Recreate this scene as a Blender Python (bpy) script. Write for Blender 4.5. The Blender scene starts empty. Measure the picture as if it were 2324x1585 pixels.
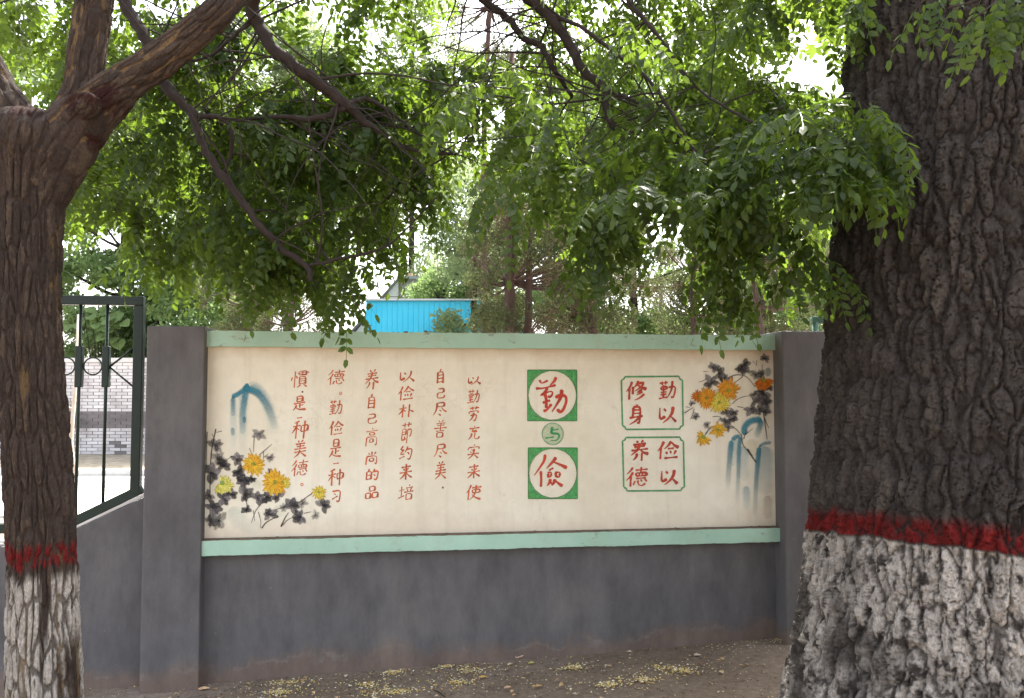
import bpy, math, random
import numpy as np
from mathutils import Vector, Matrix
rnd = random.Random(7)
rng = np.random.default_rng(11)
sc = bpy.context.scene
COL = sc.collection

# ------------------------------------------------------------------ camera, sky, sun, exposure
FOC = 1824.0; CX, CY = 1162.0, 792.5; HOR = 882.0; CAMZ = 1.5
PITCH = math.atan((HOR - CY) / FOC)
cam_d = bpy.data.cameras.new('camera'); cam = bpy.data.objects.new('camera', cam_d); COL.objects.link(cam)
cam_d.sensor_width = 36.0; cam_d.lens = 36.0 * FOC / 2324.0
cam_d.clip_start = 0.05; cam_d.clip_end = 2000
cam.location = (0, 0, CAMZ); cam.rotation_euler = (math.pi / 2 + PITCH, 0, 0)
sc.camera = cam
SUN_EL, SUN_AZ = math.radians(58), math.radians(22)      # azimuth: from +Y towards +X
world = bpy.data.worlds.new('World'); sc.world = world; world.use_nodes = True
wn = world.node_tree.nodes; wl = world.node_tree.links
bg = wn['Background']; sky = wn.new('ShaderNodeTexSky'); sky.sky_type = 'NISHITA'
sky.sun_disc = False; sky.sun_elevation = SUN_EL; sky.sun_rotation = SUN_AZ
sky.dust_density = 4.0; sky.air_density = 1.0; sky.ozone_density = 1.0
hs = wn.new('ShaderNodeHueSaturation'); hs.inputs['Saturation'].default_value = .45; wl.new(sky.outputs[0], hs.inputs['Color']); wl.new(hs.outputs[0], bg.inputs[0]); bg.inputs[1].default_value = 0.15
sd = bpy.data.lights.new('sun', 'SUN'); sd.energy = 4.2; sd.angle = math.radians(0.5); sd.color = (1.0, 0.95, 0.87)
sun = bpy.data.objects.new('sun', sd); COL.objects.link(sun)
tosun = Vector((math.sin(SUN_AZ) * math.cos(SUN_EL), math.cos(SUN_AZ) * math.cos(SUN_EL), math.sin(SUN_EL)))
sun.rotation_euler = tosun.to_track_quat('Z', 'Y').to_euler(); sun.location = (0, 0, 20)
vs = sc.view_settings
vs.view_transform = 'Standard'; vs.look = 'None'; vs.gamma = 1; vs.use_curve_mapping = False
vs.exposure = 2.55
sc.cycles.max_bounces = 8; sc.cycles.diffuse_bounces = 4; sc.cycles.transparent_max_bounces = 24
sc.cycles.use_denoising = True
sc.cycles.sample_clamp_indirect = 6

# ------------------------------------------------------------------ geometry helpers
cp, sp_ = math.cos(PITCH), math.sin(PITCH)
def ray(x, y):
    a, b = (x - CX) / FOC, -(y - CY) / FOC
    return (a, cp - b * sp_, sp_ + b * cp)
def P(x, y, Y):                       # the point at depth Y seen at that place of the photograph (used to measure the site)
    r = ray(x, y); t = Y / r[1]
    return Vector((r[0] * t, Y, CAMZ + r[2] * t))
def PX(d): return d / FOC            # metres per photo unit at depth d
def thing(name, label, cat, loc=(0, 0, 0), rotz=0.0, group=None):
    o = bpy.data.objects.new(name, None); COL.objects.link(o)
    o.empty_display_size = 0.2
    o.location = loc; o.rotation_euler = (0, 0, rotz); tag(o, label, cat, group, 'thing'); return o
def tag(o, label=None, cat=None, group=None, kind=None):
    if label: o['label'] = label
    if cat: o['category'] = cat
    if group: o['group'] = group
    if kind: o['kind'] = kind
    return o
def link(name, me, parent=None, kind=None):
    o = bpy.data.objects.new(name, me); COL.objects.link(o)
    if parent is not None: o.parent = parent
    if kind: o['kind'] = kind
    return o
def npmesh(name, V, F, mat=None, col=None, smooth=False, rndattr=None):
    """V (n,3), F (m,k) array of equal sided faces or a list of such arrays"""
    if not isinstance(F, list): F = [F]
    me = bpy.data.meshes.new(name)
    V = np.asarray(V, dtype=np.float32)
    me.vertices.add(len(V)); me.vertices.foreach_set('co', V.ravel())
    nl = sum(f.size for f in F); npoly = sum(len(f) for f in F)
    me.loops.add(nl); me.polygons.add(npoly)
    me.loops.foreach_set('vertex_index', np.concatenate([f.ravel() for f in F]).astype(np.int32))
    sizes = np.concatenate([np.full(len(f), f.shape[1]) for f in F])
    st = np.concatenate([[0], np.cumsum(sizes)[:-1]])
    me.polygons.foreach_set('loop_start', st.astype(np.int32))
    me.polygons.foreach_set('loop_total', sizes.astype(np.int32))
    me.update(calc_edges=True); me.validate()
    me.polygons.foreach_set('use_smooth', np.full(len(me.polygons), bool(smooth)))
    if col is not None:
        ca = me.color_attributes.new('Col', 'FLOAT_COLOR', 'POINT')
        c = np.asarray(col, dtype=np.float32)
        if c.shape[1] == 3: c = np.hstack([c, np.ones((len(c), 1), dtype=np.float32)])
        ca.data.foreach_set('color', c.ravel())
    if rndattr is not None:
        a = me.attributes.new('rnd', 'FLOAT', 'POINT'); a.data.foreach_set('value', np.asarray(rndattr, dtype=np.float32))
    if mat: me.materials.append(mat)
    return me
class MB:
    """collects boxes / tubes, builds one mesh"""
    def __init__(s): s.v = []; s.f = []
    def box(s, x0, x1, y0, y1, z0, z1, bev=0.0):
        s.hexa([(x0, y0, z0), (x1, y0, z0), (x1, y1, z0), (x0, y1, z0), (x0, y0, z1), (x1, y0, z1), (x1, y1, z1), (x0, y1, z1)])
    def hexa(s, c):
        b = len(s.v); s.v += [tuple(p) for p in c]
        for q in ((0, 3, 2, 1), (4, 5, 6, 7), (0, 1, 5, 4), (1, 2, 6, 5), (2, 3, 7, 6), (3, 0, 4, 7)):
            s.f.append(tuple(b + i for i in q))
    def beam(s, a, b, w, d, up=(0, 1, 0)):
        a, b = Vector(a), Vector(b); t = (b - a).normalized(); u = Vector(up); sx = t.cross(u).normalized() * w / 2; sy = u.normalized() * d / 2
        s.hexa([a - sx - sy, a + sx - sy, a + sx + sy, a - sx + sy, b - sx - sy, b + sx - sy, b + sx + sy, b - sx + sy])
    def tube(s, pts, rad, n=8, closed=False, caps=True):
        pts = [Vector(p) for p in pts]; m = len(pts)
        if not hasattr(rad, '__len__'): rad = [rad] * m
        base = len(s.v); ref = Vector((0.31, 0.92, 0.17))
        for i, p in enumerate(pts):
            if closed: t = pts[(i + 1) % m] - pts[i - 1]
            else: t = pts[min(i + 1, m - 1)] - pts[max(i - 1, 0)]
            if t.length < 1e-9: t = Vector((0, 0, 1))
            t.normalize(); r = ref if abs(t.dot(ref)) < .95 else Vector((1, 0, 0))
            u = t.cross(r).normalized(); w = t.cross(u)
            for k in range(n):
                a = 2 * math.pi * k / n
                s.v.append(tuple(p + (u * math.cos(a) + w * math.sin(a)) * rad[i]))
        for i in range(m if closed else m - 1):
            j = (i + 1) % m
            for k in range(n):
                l = (k + 1) % n
                s.f.append((base + i * n + k, base + i * n + l, base + j * n + l, base + j * n + k))
        if caps and not closed:
            s.f.append(tuple(base + k for k in range(n))[::-1]); s.f.append(tuple(base + (m - 1) * n + k for k in range(n)))
    def build(s, name, mat, parent=None, bevel=0, smooth=False, kind=None, seg=2):
        me = bpy.data.meshes.new(name); me.from_pydata(s.v, [], s.f); me.update()
        if mat: me.materials.append(mat)
        if smooth: me.polygons.foreach_set('use_smooth', [True] * len(me.polygons))
        o = link(name, me, parent, kind)
        if bevel:
            b = o.modifiers.new('bevel', 'BEVEL'); b.width = bevel; b.segments = seg; b.limit_method = 'ANGLE'
        return o

# ------------------------------------------------------------------ numpy noise
def h2(ix, iy, k=0.0):
    t = np.sin(ix * 127.1 + iy * 311.7 + k * 74.7) * 43758.5453
    return t - np.floor(t)
def vnoise(x, y, k=0.0):
    ix, iy = np.floor(x), np.floor(y); fx, fy = x - ix, y - iy
    fx = fx * fx * (3 - 2 * fx); fy = fy * fy * (3 - 2 * fy)
    a, b, c, d = h2(ix, iy, k), h2(ix + 1, iy, k), h2(ix, iy + 1, k), h2(ix + 1, iy + 1, k)
    return (a * (1 - fx) + b * fx) * (1 - fy) + (c * (1 - fx) + d * fx) * fy
def fbm(x, y, k=0.0, o=4):
    s = 0; a = 0.5
    for i in range(o): s = s + a * vnoise(x, y, k + i); x = x * 2.03; y = y * 2.03; a *= .5
    return s
def voro(x, y, k=0.0):
    ix, iy = np.floor(x), np.floor(y)
    f1 = np.full(x.shape, 9.); f2 = np.full(x.shape, 9.); cid = np.zeros(x.shape)
    for dx in (-1, 0, 1):
        for dy in (-1, 0, 1):
            cx, cy = ix + dx, iy + dy
            px = cx + h2(cx, cy, k); py = cy + h2(cx, cy, k + 5)
            d = np.hypot(px - x, py - y); r = h2(cx, cy, k + 9)
            m = d < f1
            f2 = np.where(m, f1, np.minimum(f2, d)); cid = np.where(m, r, cid); f1 = np.where(m, d, f1)
    return f1, f2, cid
def sstep(a, b, x):
    t = np.clip((x - a) / (b - a), 0, 1); return t * t * (3 - 2 * t)

# ------------------------------------------------------------------ materials
def newmat(name):
    m = bpy.data.materials.new(name); m.use_nodes = True
    nt = m.node_tree; return m, nt, nt.nodes, nt.links, nt.nodes['Principled BSDF']
def noise_node(N, L, scale, detail=6, rough=.6, coord='Object', vec=None, sc3=None):
    tc = N.new('ShaderNodeTexCoord'); n = N.new('ShaderNodeTexNoise')
    n.inputs['Scale'].default_value = scale; n.inputs['Detail'].default_value = detail; n.inputs['Roughness'].default_value = rough
    if sc3:
        mp = N.new('ShaderNodeMapping'); mp.inputs['Scale'].default_value = sc3
        L.new(tc.outputs[coord], mp.inputs[0]); L.new(mp.outputs[0], n.inputs['Vector'])
    else: L.new(tc.outputs[coord], n.inputs['Vector'])
    return n
def ramp(N, L, src, stops):
    r = N.new('ShaderNodeValToRGB'); e = r.color_ramp.elements
    while len(e) < len(stops): e.new(0.5)
    for i, (p, c) in enumerate(stops):
        e[i].position = p; e[i].color = (c, c, c, 1) if not hasattr(c, '__len__') else (*c[:3], 1)
    L.new(src, r.inputs[0]); return r
def mix(N, L, fac, a, b, mode='MIX'):
    m = N.new('ShaderNodeMix'); m.data_type = 'RGBA'; m.blend_type = mode
    for i, v in ((0, fac), (6, a), (7, b)):
        if hasattr(v, 'is_linked') or hasattr(v, 'links'): L.new(v, m.inputs[i])
        elif hasattr(v, '__len__'): m.inputs[i].default_value = (*v[:3], 1)
        else: m.inputs[i].default_value = v
    return m.outputs[2]
def bump(N, L, b, h, strength=.4, dist=.01):
    n = N.new('ShaderNodeBump'); n.inputs['Strength'].default_value = strength; n.inputs['Distance'].default_value = dist
    L.new(h, n.inputs['Height']); L.new(n.outputs[0], b.inputs['Normal']); return n
def simple(name, c1, c2, scale=8, rough=.8, bs=.3, bd=.005, sc3=None, det=6, spec=.3):
    m, nt, N, L, b = newmat(name)
    n = noise_node(N, L, scale, det, sc3=sc3); r = ramp(N, L, n.outputs[0], [(.3, c1), (.7, c2)])
    L.new(r.outputs[0], b.inputs['Base Color']); b.inputs['Roughness'].default_value = rough
    b.inputs['Specular IOR Level'].default_value = spec
    n2 = noise_node(N, L, scale * 9, 4); bump(N, L, b, n2.outputs[0], bs, bd)
    return m
def vcol_bark(name, fine=160, bs=.6, bd=.004, rough=.9, dk=.85):
    m, nt, N, L, b = newmat(name)
    at = N.new('ShaderNodeAttribute'); at.attribute_name = 'Col'
    n = noise_node(N, L, fine, 5, .7, sc3=(1, 1, .45)); r = ramp(N, L, n.outputs[0], [(.28, .36 * dk), (.72, 1.05 * dk)])
    c = mix(N, L, 1.0, at.outputs[0], r.outputs[0], 'MULTIPLY')
    L.new(c, b.inputs['Base Color']); b.inputs['Roughness'].default_value = rough; b.inputs['Specular IOR Level'].default_value = .15
    bump(N, L, b, n.outputs[0], bs, bd); return m
def paint_mat():
    m, nt, N, L, b = newmat('brush_paint')
    at = N.new('ShaderNodeAttribute'); at.attribute_name = 'Col'
    n = noise_node(N, L, 220, 4, .7); r = ramp(N, L, n.outputs[0], [(.3, .72), (.62, 1.0)])
    n2 = noise_node(N, L, 60, 5, .6); r2 = ramp(N, L, n2.outputs[0], [(.3, .8), (.7, 1.15)])
    c = mix(N, L, 1.0, at.outputs[0], r2.outputs[0], 'MULTIPLY'); L.new(c, b.inputs['Base Color'])
    mu = N.new('ShaderNodeMath'); mu.operation = 'MULTIPLY'; mu.use_clamp = True
    L.new(at.outputs[3], mu.inputs[0]); L.new(r.outputs[0], mu.inputs[1]); L.new(mu.outputs[0], b.inputs['Alpha'])
    b.inputs['Roughness'].default_value = .8; b.inputs['Specular IOR Level'].default_value = .15
    return m
def leaf_mat(name, dark, light, trans, tfac=.5, rough=.45, spec=.35):
    m, nt, N, L, b = newmat(name)
    at = N.new('ShaderNodeAttribute'); at.attribute_name = 'rnd'
    n = noise_node(N, L, 1.1, 3); add = N.new('ShaderNodeMath'); add.operation = 'ADD'
    L.new(at.outputs[2], add.inputs[0]); L.new(n.outputs[0], add.inputs[1])
    r = ramp(N, L, add.outputs[0], [(.45, dark), (1.35, light)])
    r.color_ramp.elements[1].position = 1.0
    mm = N.new('ShaderNodeMath'); mm.operation = 'MULTIPLY'; mm.inputs[1].default_value = .7
    L.new(add.outputs[0], mm.inputs[0]); L.new(mm.outputs[0], r.inputs[0])
    L.new(r.outputs[0], b.inputs['Base Color']); b.inputs['Roughness'].default_value = rough; b.inputs['Specular IOR Level'].default_value = spec
    t = N.new('ShaderNodeBsdfTranslucent'); tc = mix(N, L, .55, r.outputs[0], trans); L.new(tc, t.inputs[0])
    ms = N.new('ShaderNodeMixShader'); ms.inputs[0].default_value = tfac
    L.new(b.outputs[0], ms.inputs[1]); L.new(t.outputs[0], ms.inputs[2]); L.new(ms.outputs[0], N['Material Output'].inputs[0])
    return m

def wall_grey():
    m, nt, N, L, b = newmat('grey_render')
    n = noise_node(N, L, 1.7, 7, .62); r = ramp(N, L, n.outputs[0], [(.32, (.096, .089, .088)), (.52, (.116, .108, .106)), (.72, (.148, .132, .120))])
    # dusty splash band over the foot of the wall
    g = N.new('ShaderNodeNewGeometry'); sep = N.new('ShaderNodeSeparateXYZ'); L.new(g.outputs['Position'], sep.inputs[0])
    n2 = noise_node(N, L, 3.4, 8, .72)
    a = N.new('ShaderNodeMath'); a.operation = 'MULTIPLY_ADD'; a.inputs[1].default_value = -.34; a.inputs[2].default_value = .085
    L.new(n2.outputs[0], a.inputs[0])
    sx = N.new('ShaderNodeMath'); sx.operation = 'MULTIPLY_ADD'; sx.inputs[1].default_value = -.036; L.new(sep.outputs[0], sx.inputs[0]); L.new(a.outputs[0], sx.inputs[2])
    a2 = N.new('ShaderNodeMath'); a2.operation = 'ADD'; L.new(sep.outputs[2], a2.inputs[0]); L.new(sx.outputs[0], a2.inputs[1])
    r2 = ramp(N, L, a2.outputs[0], [(.02, .75), (.105, .0)])
    c = mix(N, L, r2.outputs[0], r.outputs[0], (.17, .115, .085))
    # pale line of flaked paint at the edge of that band
    r3 = ramp(N, L, a2.outputs[0], [(.03, 0), (.045, .4), (.07, 0)])
    r3.color_ramp.interpolation = 'EASE'
    n6 = noise_node(N, L, 5, 5, .7); r6 = ramp(N, L, n6.outputs[0], [(.47, 0), (.62, 1)]); f6 = mix(N, L, 1.0, r3.outputs[0], r6.outputs[0], 'MULTIPLY')
    c = mix(N, L, f6, c, (.24, .20, .18))
    n4 = noise_node(N, L, 34, 6, .7); r4 = ramp(N, L, n4.outputs[0], [(.70, 0), (.73, .8)])
    c = mix(N, L, r4.outputs[0], c, (.30, .28, .28))
    n5 = noise_node(N, L, 9, 5, .7, sc3=(1, 1, .35)); r5 = ramp(N, L, n5.outputs[0], [(.32, .76), (.7, 1.16)])
    c = mix(N, L, 1.0, c, r5.outputs[0], 'MULTIPLY')
    L.new(c, b.inputs['Base Color']); b.inputs['Roughness'].default_value = .78; b.inputs['Specular IOR Level'].default_value = .25
    n3 = noise_node(N, L, 70, 6, .65); bump(N, L, b, n3.outputs[0], .35, .004)
    return m
def panel_mat():
    m, nt, N, L, b = newmat('cream_plaster')
    n = noise_node(N, L, 1.3, 6, .55); r = ramp(N, L, n.outputs[0], [(.3, (.67, .595, .44)), (.5, (.76, .695, .55)), (.7, (.82, .77, .64))])
    tc = N.new('ShaderNodeTexCoord'); sep = N.new('ShaderNodeSeparateXYZ'); L.new(tc.outputs['Object'], sep.inputs[0])
    n2 = noise_node(N, L, 3.2, 7, .65)
    def band(out, edge, wd, sgn, col, f):
        nonlocal c
        q = N.new('ShaderNodeMath'); q.operation = 'MULTIPLY_ADD'; q.inputs[1].default_value = sgn / wd; q.inputs[2].default_value = -sgn * edge / wd + .5
        L.new(out, q.inputs[0]); s = N.new('ShaderNodeMath'); s.operation = 'MULTIPLY_ADD'; s.inputs[1].default_value = 1.6; s.inputs[2].default_value = -.8
        L.new(n2.outputs[0], s.inputs[0]); w = N.new('ShaderNodeMath'); w.operation = 'ADD'; L.new(q.outputs[0], w.inputs[0]); L.new(s.outputs[0], w.inputs[1])
        rr = ramp(N, L, w.outputs[0], [(.2, 0), (1.0, f)]); c = mix(N, L, rr.outputs[0], c, col)
    c = r.outputs[0]
    band(sep.outputs[2], 1.685, .13, 1, (.50, .35, .22), .75)      # rusty run-off below the coping
    band(sep.outputs[2], .80, .14, -1, (.60, .47, .35), .55)
    band(sep.outputs[0], .05, .16, -1, (.60, .50, .36), .5)
    band(sep.outputs[0], 3.06, .22, 1, (.50, .33, .26), .6)
    n3 = noise_node(N, L, 26, 7, .75, sc3=(.45, 1, 1)); r3 = ramp(N, L, n3.outputs[0], [(.70, 0), (.745, .6)])
    c = mix(N, L, r3.outputs[0], c, (.33, .26, .2))
    n7 = noise_node(N, L, 3, 6, .65, sc3=(5, 1, .35)); r7 = ramp(N, L, n7.outputs[0], [(.52, 0), (.72, .28)]); c = mix(N, L, r7.outputs[0], c, (.50, .42, .30))
    n8 = noise_node(N, L, 4.5, 8, .7, sc3=(1, 1, 1)); r8 = ramp(N, L, n8.outputs[0], [(.488, 0), (.498, .38), (.508, 0)]); n9 = noise_node(N, L, 1.9, 3); r9 = ramp(N, L, n9.outputs[0], [(.55, 0), (.62, 1)])
    c = mix(N, L, mix(N, L, 1.0, r8.outputs[0], r9.outputs[0], 'MULTIPLY'), c, (.42, .35, .27))
    n5 = noise_node(N, L, 14, 5, .7); r5 = ramp(N, L, n5.outputs[0], [(.3, .93), (.7, 1.03)])
    c = mix(N, L, 1.0, c, r5.outputs[0], 'MULTIPLY')
    L.new(c, b.inputs['Base Color']); b.inputs['Roughness'].default_value = .75; b.inputs['Specular IOR Level'].default_value = .2
    n4 = noise_node(N, L, 60, 6, .6); bump(N, L, b, n4.outputs[0], .18, .003)
    return m
def trim_mat():
    m, nt, N, L, b = newmat('mint_paint')
    n = noise_node(N, L, 2.5, 6, .6); r = ramp(N, L, n.outputs[0], [(.3, (.30, .46, .34)), (.7, (.38, .56, .44))])
    n2 = noise_node(N, L, 22, 8, .75, sc3=(.5, 1, 1.2)); r2 = ramp(N, L, n2.outputs[0], [(.60, 0), (.68, .85)])
    c = mix(N, L, r2.outputs[0], r.outputs[0], (.16, .13, .09))
    n3 = noise_node(N, L, 7, 6, .7); r3 = ramp(N, L, n3.outputs[0], [(.55, 0), (.7, .45)])
    c = mix(N, L, r3.outputs[0], c, (.33, .36, .26))
    L.new(c, b.inputs['Base Color']); b.inputs['Roughness'].default_value = .6
    n4 = noise_node(N, L, 80, 5, .6); bump(N, L, b, n4.outputs[0], .3, .003)
    return m
M_grey = wall_grey(); M_panel = panel_mat(); M_trim = trim_mat(); M_paint = paint_mat()
M_ledge = simple('dirty_ledge', (.09, .06, .04), (.20, .15, .11), 14, .95)
M_iron = simple('dark_green_enamel', (.005, .013, .009), (.010, .022, .015), 6, .45, .15, .002, spec=.3)
M_ironpale = simple('green_rail_enamel', (.08, .16, .12), (.13, .24, .18), 9, .5)
M_big = vcol_bark('poplar_bark', 120, 1.0, .009, dk=.68)
M_loc = vcol_bark('locust_bark', 170, .8, .005, dk=.55)
M_twig = simple('twig_bark', (.016, .012, .010), (.034, .024, .019), 30, .9)
M_leaf = leaf_mat('locust_leaf', (.020, .038, .008), (.058, .092, .015), (.24, .37, .03), .5)
M_leaf2 = leaf_mat('broad_leaf', (.06, .12, .015), (.12, .2, .03), (.35, .5, .05), .6)
M_far = leaf_mat('far_leaf', (.07, .12, .04), (.15, .22, .08), (.30, .42, .14), .45, .6, .2)
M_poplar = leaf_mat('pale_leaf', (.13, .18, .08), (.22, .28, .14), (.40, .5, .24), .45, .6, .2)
M_jun = leaf_mat('juniper_scale', (.030, .040, .020), (.075, .085, .04), (.17, .19, .06), .35, .8, .1)
M_jun2 = leaf_mat('juniper_dry', (.05, .036, .026), (.09, .065, .045), (.15, .11, .06), .25, .85, .1)
M_jtrunk = simple('juniper_bark', (.045, .028, .023), (.10, .062, .05), 20, .95, .8, .02, sc3=(1, 1, .15))

# ------------------------------------------------------------------ terrain, road, verge
def gz(x, y):
    s = np.clip((x + 1.75) * .036, -.12, .32)
    return s * (1 - sstep(4.6, 6.5, y)) + .0
def ground_mat():
    m, nt, N, L, b = newmat('trodden_earth')
    n = noise_node(N, L, .9, 8, .6); r = ramp(N, L, n.outputs[0], [(.3, (.15, .11, .078)), (.5, (.21, .158, .115)), (.7, (.28, .22, .175))])
    n2 = noise_node(N, L, 30, 8, .7); r2 = ramp(N, L, n2.outputs[0], [(.3, .65), (.7, 1.2)])
    c = mix(N, L, 1.0, r.outputs[0], r2.outputs[0], 'MULTIPLY')
    n3 = noise_node(N, L, 8, 7, .75); r3 = ramp(N, L, n3.outputs[0], [(.60, 0), (.68, .55)])
    c = mix(N, L, r3.outputs[0], c, (.055, .042, .03))
    L.new(c, b.inputs['Base Color']); b.inputs['Roughness'].default_value = .92; b.inputs['Specular IOR Level'].default_value = .15
    n4 = noise_node(N, L, 42, 8, .7); bump(N, L, b, n4.outputs[0], .6, .012)
    return m
xs = np.concatenate([-np.geomspace(600, 6, 22), np.linspace(-5.6, 5.6, 160), np.geomspace(6, 600, 22)])
ys = np.concatenate([-np.geomspace(400, 3, 16), np.linspace(-2, 2.7, 20), np.linspace(2.8, 4.7, 90), np.linspace(4.8, 8, 20), np.geomspace(8.5, 900, 30)])
gx, gy = np.meshgrid(xs, ys); gzz = gz(gx, gy) + (fbm(gx * 2.1, gy * 2.1, 3) - .47) * .03 * (np.abs(gx) < 5.5) * (gy > -2) * (gy < 4.7) + (fbm(gx * 14, gy * 14, 8) - .47) * .008 * (np.abs(gx) < 5.5) * (gy > 2.5) * (gy < 4.7)
V = np.stack([gx, gy, gzz], -1).reshape(-1, 3); nx = len(xs); ny = len(ys)
ii = (np.arange(ny - 1)[:, None] * nx + np.arange(nx - 1)[None]).ravel()
me = npmesh('ground', V, np.stack([ii, ii + 1, ii + nx + 1, ii + nx], 1), ground_mat(), smooth=True)
tag(link('ground', me), 'bare trodden brown earth sloping up to the right in front of the painted wall', None, None, 'structure')
M_conc = simple('pale_concrete', (.50, .49, .47), (.60, .585, .56), .8, .85)
M_verge = simple('verge_litter', (.16, .13, .09), (.34, .30, .23), 6, .95, .6, .02)
mb = MB(); mb.box(-200, 200, 9.4, 13.6, -.06, .03); tag(mb.build('road', M_conc), 'pale sunlit concrete street behind the fence', None, None, 'structure')
mb = MB(); mb.box(-200, 200, 13.62, 13.78, -.06, .13); tag(mb.build('kerb', simple('kerb_stone', (.3, .3, .29), (.42, .41, .39), 5), bevel=.01), 'grey kerb at the far side of the street', None, None, 'structure')
mb = MB(); mb.box(-200, 200, 13.8, 17.2, -.06, .115); tag(mb.build('verge', M_verge), 'dry verge with leaf litter below the brick wall', None, None, 'structure')

# ------------------------------------------------------------------ the painted wall (local frame: x along the wall, -y towards the viewer)
A = P(463, 1000, 4.13); B = P(1760, 1000, 4.51); A.z = 0; B.z = 0
WU = (B - A).normalized(); WANG = math.atan2(WU.y, WU.x); WLEN = (B - A).length
WN = Vector((WU.y, -WU.x, 0))                          # out of the wall, towards the viewer
def WP(x, y, n=0.0):
    r = Vector(ray(x, y)); o = Vector((0, 0, CAMZ)); a = A + WN * n
    t = (a - o).dot(WN) / r.dot(WN); p = o + r * t
    return (p - a).dot(WU), p.z
wall = thing('mural_wall', 'low wall with cream panel of painted red characters and flowers between mint green bands', 'wall', A, WANG)
TOPZ = WP(800, 751)[1]
zt0 = WP(480, 787, .03)[1]; zt1 = WP(480, 751, .03)[1]
zb0 = WP(480, 1262, .05)[1]; zb1 = WP(480, 1226, .05)[1]
print('wall len', WLEN, 'ang', math.degrees(WANG), 'z', zt0, zt1, zb0, zb1)
def wbox(name, mat, s0, s1, n0, n1, z0, z1, parent, bev=.004, sub=None):
    m = MB(); m.box(s0, s1, -n1, -n0, z0, z1); return m.build(name, mat, parent, bevel=bev)
wbox('plinth', M_grey, -.02, WLEN + .02, -.24, -.012, -.3, zb0 + .004, wall, .003)
panel = wbox('panel', M_panel, -.02, WLEN + .02, -.24, 0, zb0 + .006, zt0 + .02, wall, .003)
def ragged_band(name, s0, s1, n0, n1, z0, z1, mat):
    """a cast band with slightly chipped arrises"""
    k = 260; s = np.linspace(s0, s1, k); j = lambda a, q: (fbm(s * 9, s * 0 + q, q, 5) - .47) * a + (fbm(s * 60, s * 0 + q, q + 3, 3) - .47) * a * .6
    cr = [(-n1, z0, 1, 1), (-n1, z1, 1, 1), (-n0, z1, 0, 1), (-n0, z0, 0, 1)]
    V = []
    for i, (y, z, a, b) in enumerate(cr):
        V.append(np.stack([s, y + j(.006, i * 3 + .5) * a, z + j(.008, i * 5 + 7.5)], 1))
    V = np.stack(V, 1).reshape(-1, 3); F = []
    for c in range(4):
        d = (c + 1) % 4; i = np.arange(k - 1) * 4; F.append(np.stack([i + c, i + 4 + c, i + 4 + d, i + d], 1))
    F = np.concatenate(F); E = np.array([[0, 1, 2, 3], [(k - 1) * 4 + 3, (k - 1) * 4 + 2, (k - 1) * 4 + 1, (k - 1) * 4]])
    return link(name, npmesh(name, V, np.concatenate([F, E]), mat), wall)
ragged_band('coping_band', -.005, WLEN + .01, -.2, .030, zt0, zt1, M_trim)
ragged_band('lower_band', -.01, WLEN + .02, .001, .052, zb0, zb1 - .004, M_trim)
wbox('ledge_dirt', M_ledge, -.008, WLEN + .018, .001, .049, zb1 - .008, zb1 + .001, wall, .002)
# crumbs of plaster and dead leaves on top of the bands
m = MB()
for i in range(260):
    s = rnd.uniform(0, WLEN); q = rnd.uniform(.003, .009) * (1 if rnd.random() < .8 else 2); n = rnd.uniform(-.1, .028)
    m.box(s, s + q * rnd.uniform(1, 2.4), -n - q * .5, -n + q * .5, zt1 - .002, zt1 + q * rnd.uniform(.2, .8))
for i in range(70):
    s = rnd.uniform(0, WLEN); q = rnd.uniform(.003, .008); n = rnd.uniform(.012, .045)
    m.box(s, s + q * rnd.uniform(1, 2.4), -n - q * .5, -n + q * .5, zb1 - .001, zb1 + q * rnd.uniform(.3, .9))
m.build('crumbs', M_ledge, wall, kind='stuff')
# pillars
def pillar(x0, x1, y, nf, label, depth=.36):
    s0, _ = WP(x0, y, nf); s1, _ = WP(x1, y, nf); zt = TOPZ + .012
    base = A + WU * ((s0 + s1) / 2) - WN * .1
    t = thing('pillar', label, 'pillar', base, WANG, 'grey pillars at the ends of the painted wall')
    hw = (s1 - s0) / 2; n = 24
    # slightly uneven hand rendered faces
    m = MB(); m.box(-hw, hw, -nf - .1, depth - nf - .1, -.3, zt)
    o = m.build('shaft', M_grey, t, bevel=.008, seg=3); return t, s0, s1, zt
pl, L0, L1, PZ = pillar(325.5, 458.5, 1100, .068, 'left grey rendered pillar between the railing and the painted panel, dusty at its foot')
pr, R0, R1, _ = pillar(1779, 1905, 1000, .115, 'right grey rendered pillar half hidden by the large tree trunk')

# low wall and railing to the left
lowz = lambda x, y: WP(x, y, -.05)
sA, zA = lowz(325, 1118); sB, zB = lowz(172, 1196); sC, zC = lowz(22, 1241)
zs = zC; sS = sB + (sB - sA) * (zB - zs) / (zA - zB)       # where the slope reaches the low level
t = thing('parapet', 'low grey parapet stepping down below the dark green railing, left of the pillar', 'low wall', A + WU * L0, WANG)
def prism(poly, y0, y1, name, mat, parent, bev=.003):
    n = len(poly); v = [(x, y0, z) for x, z in poly] + [(x, y1, z) for x, z in poly]
    f = [tuple(range(n)), tuple(range(n, 2 * n))[::-1]] + [(i, (i + 1) % n + 0, (i + 1) % n + n, i + n) for i in range(n)]
    f = [f[0], f[1]] + [(i, i + n, (i + 1) % n + n, (i + 1) % n) for i in range(n)]
    me = bpy.data.meshes.new(name); me.from_pydata(v, [], f); me.update(); me.materials.append(mat)
    o = link(name, me, parent)
    if bev: b = o.modifiers.new('bevel', 'BEVEL'); b.width = bev; b.segments = 2
    return o
prism([(.02, -.3), (.02, zA), (sS - L0, zs), (-6, zs), (-6, -.3)][::-1], .05, .27, 'wall_body', M_grey, t)
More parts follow.
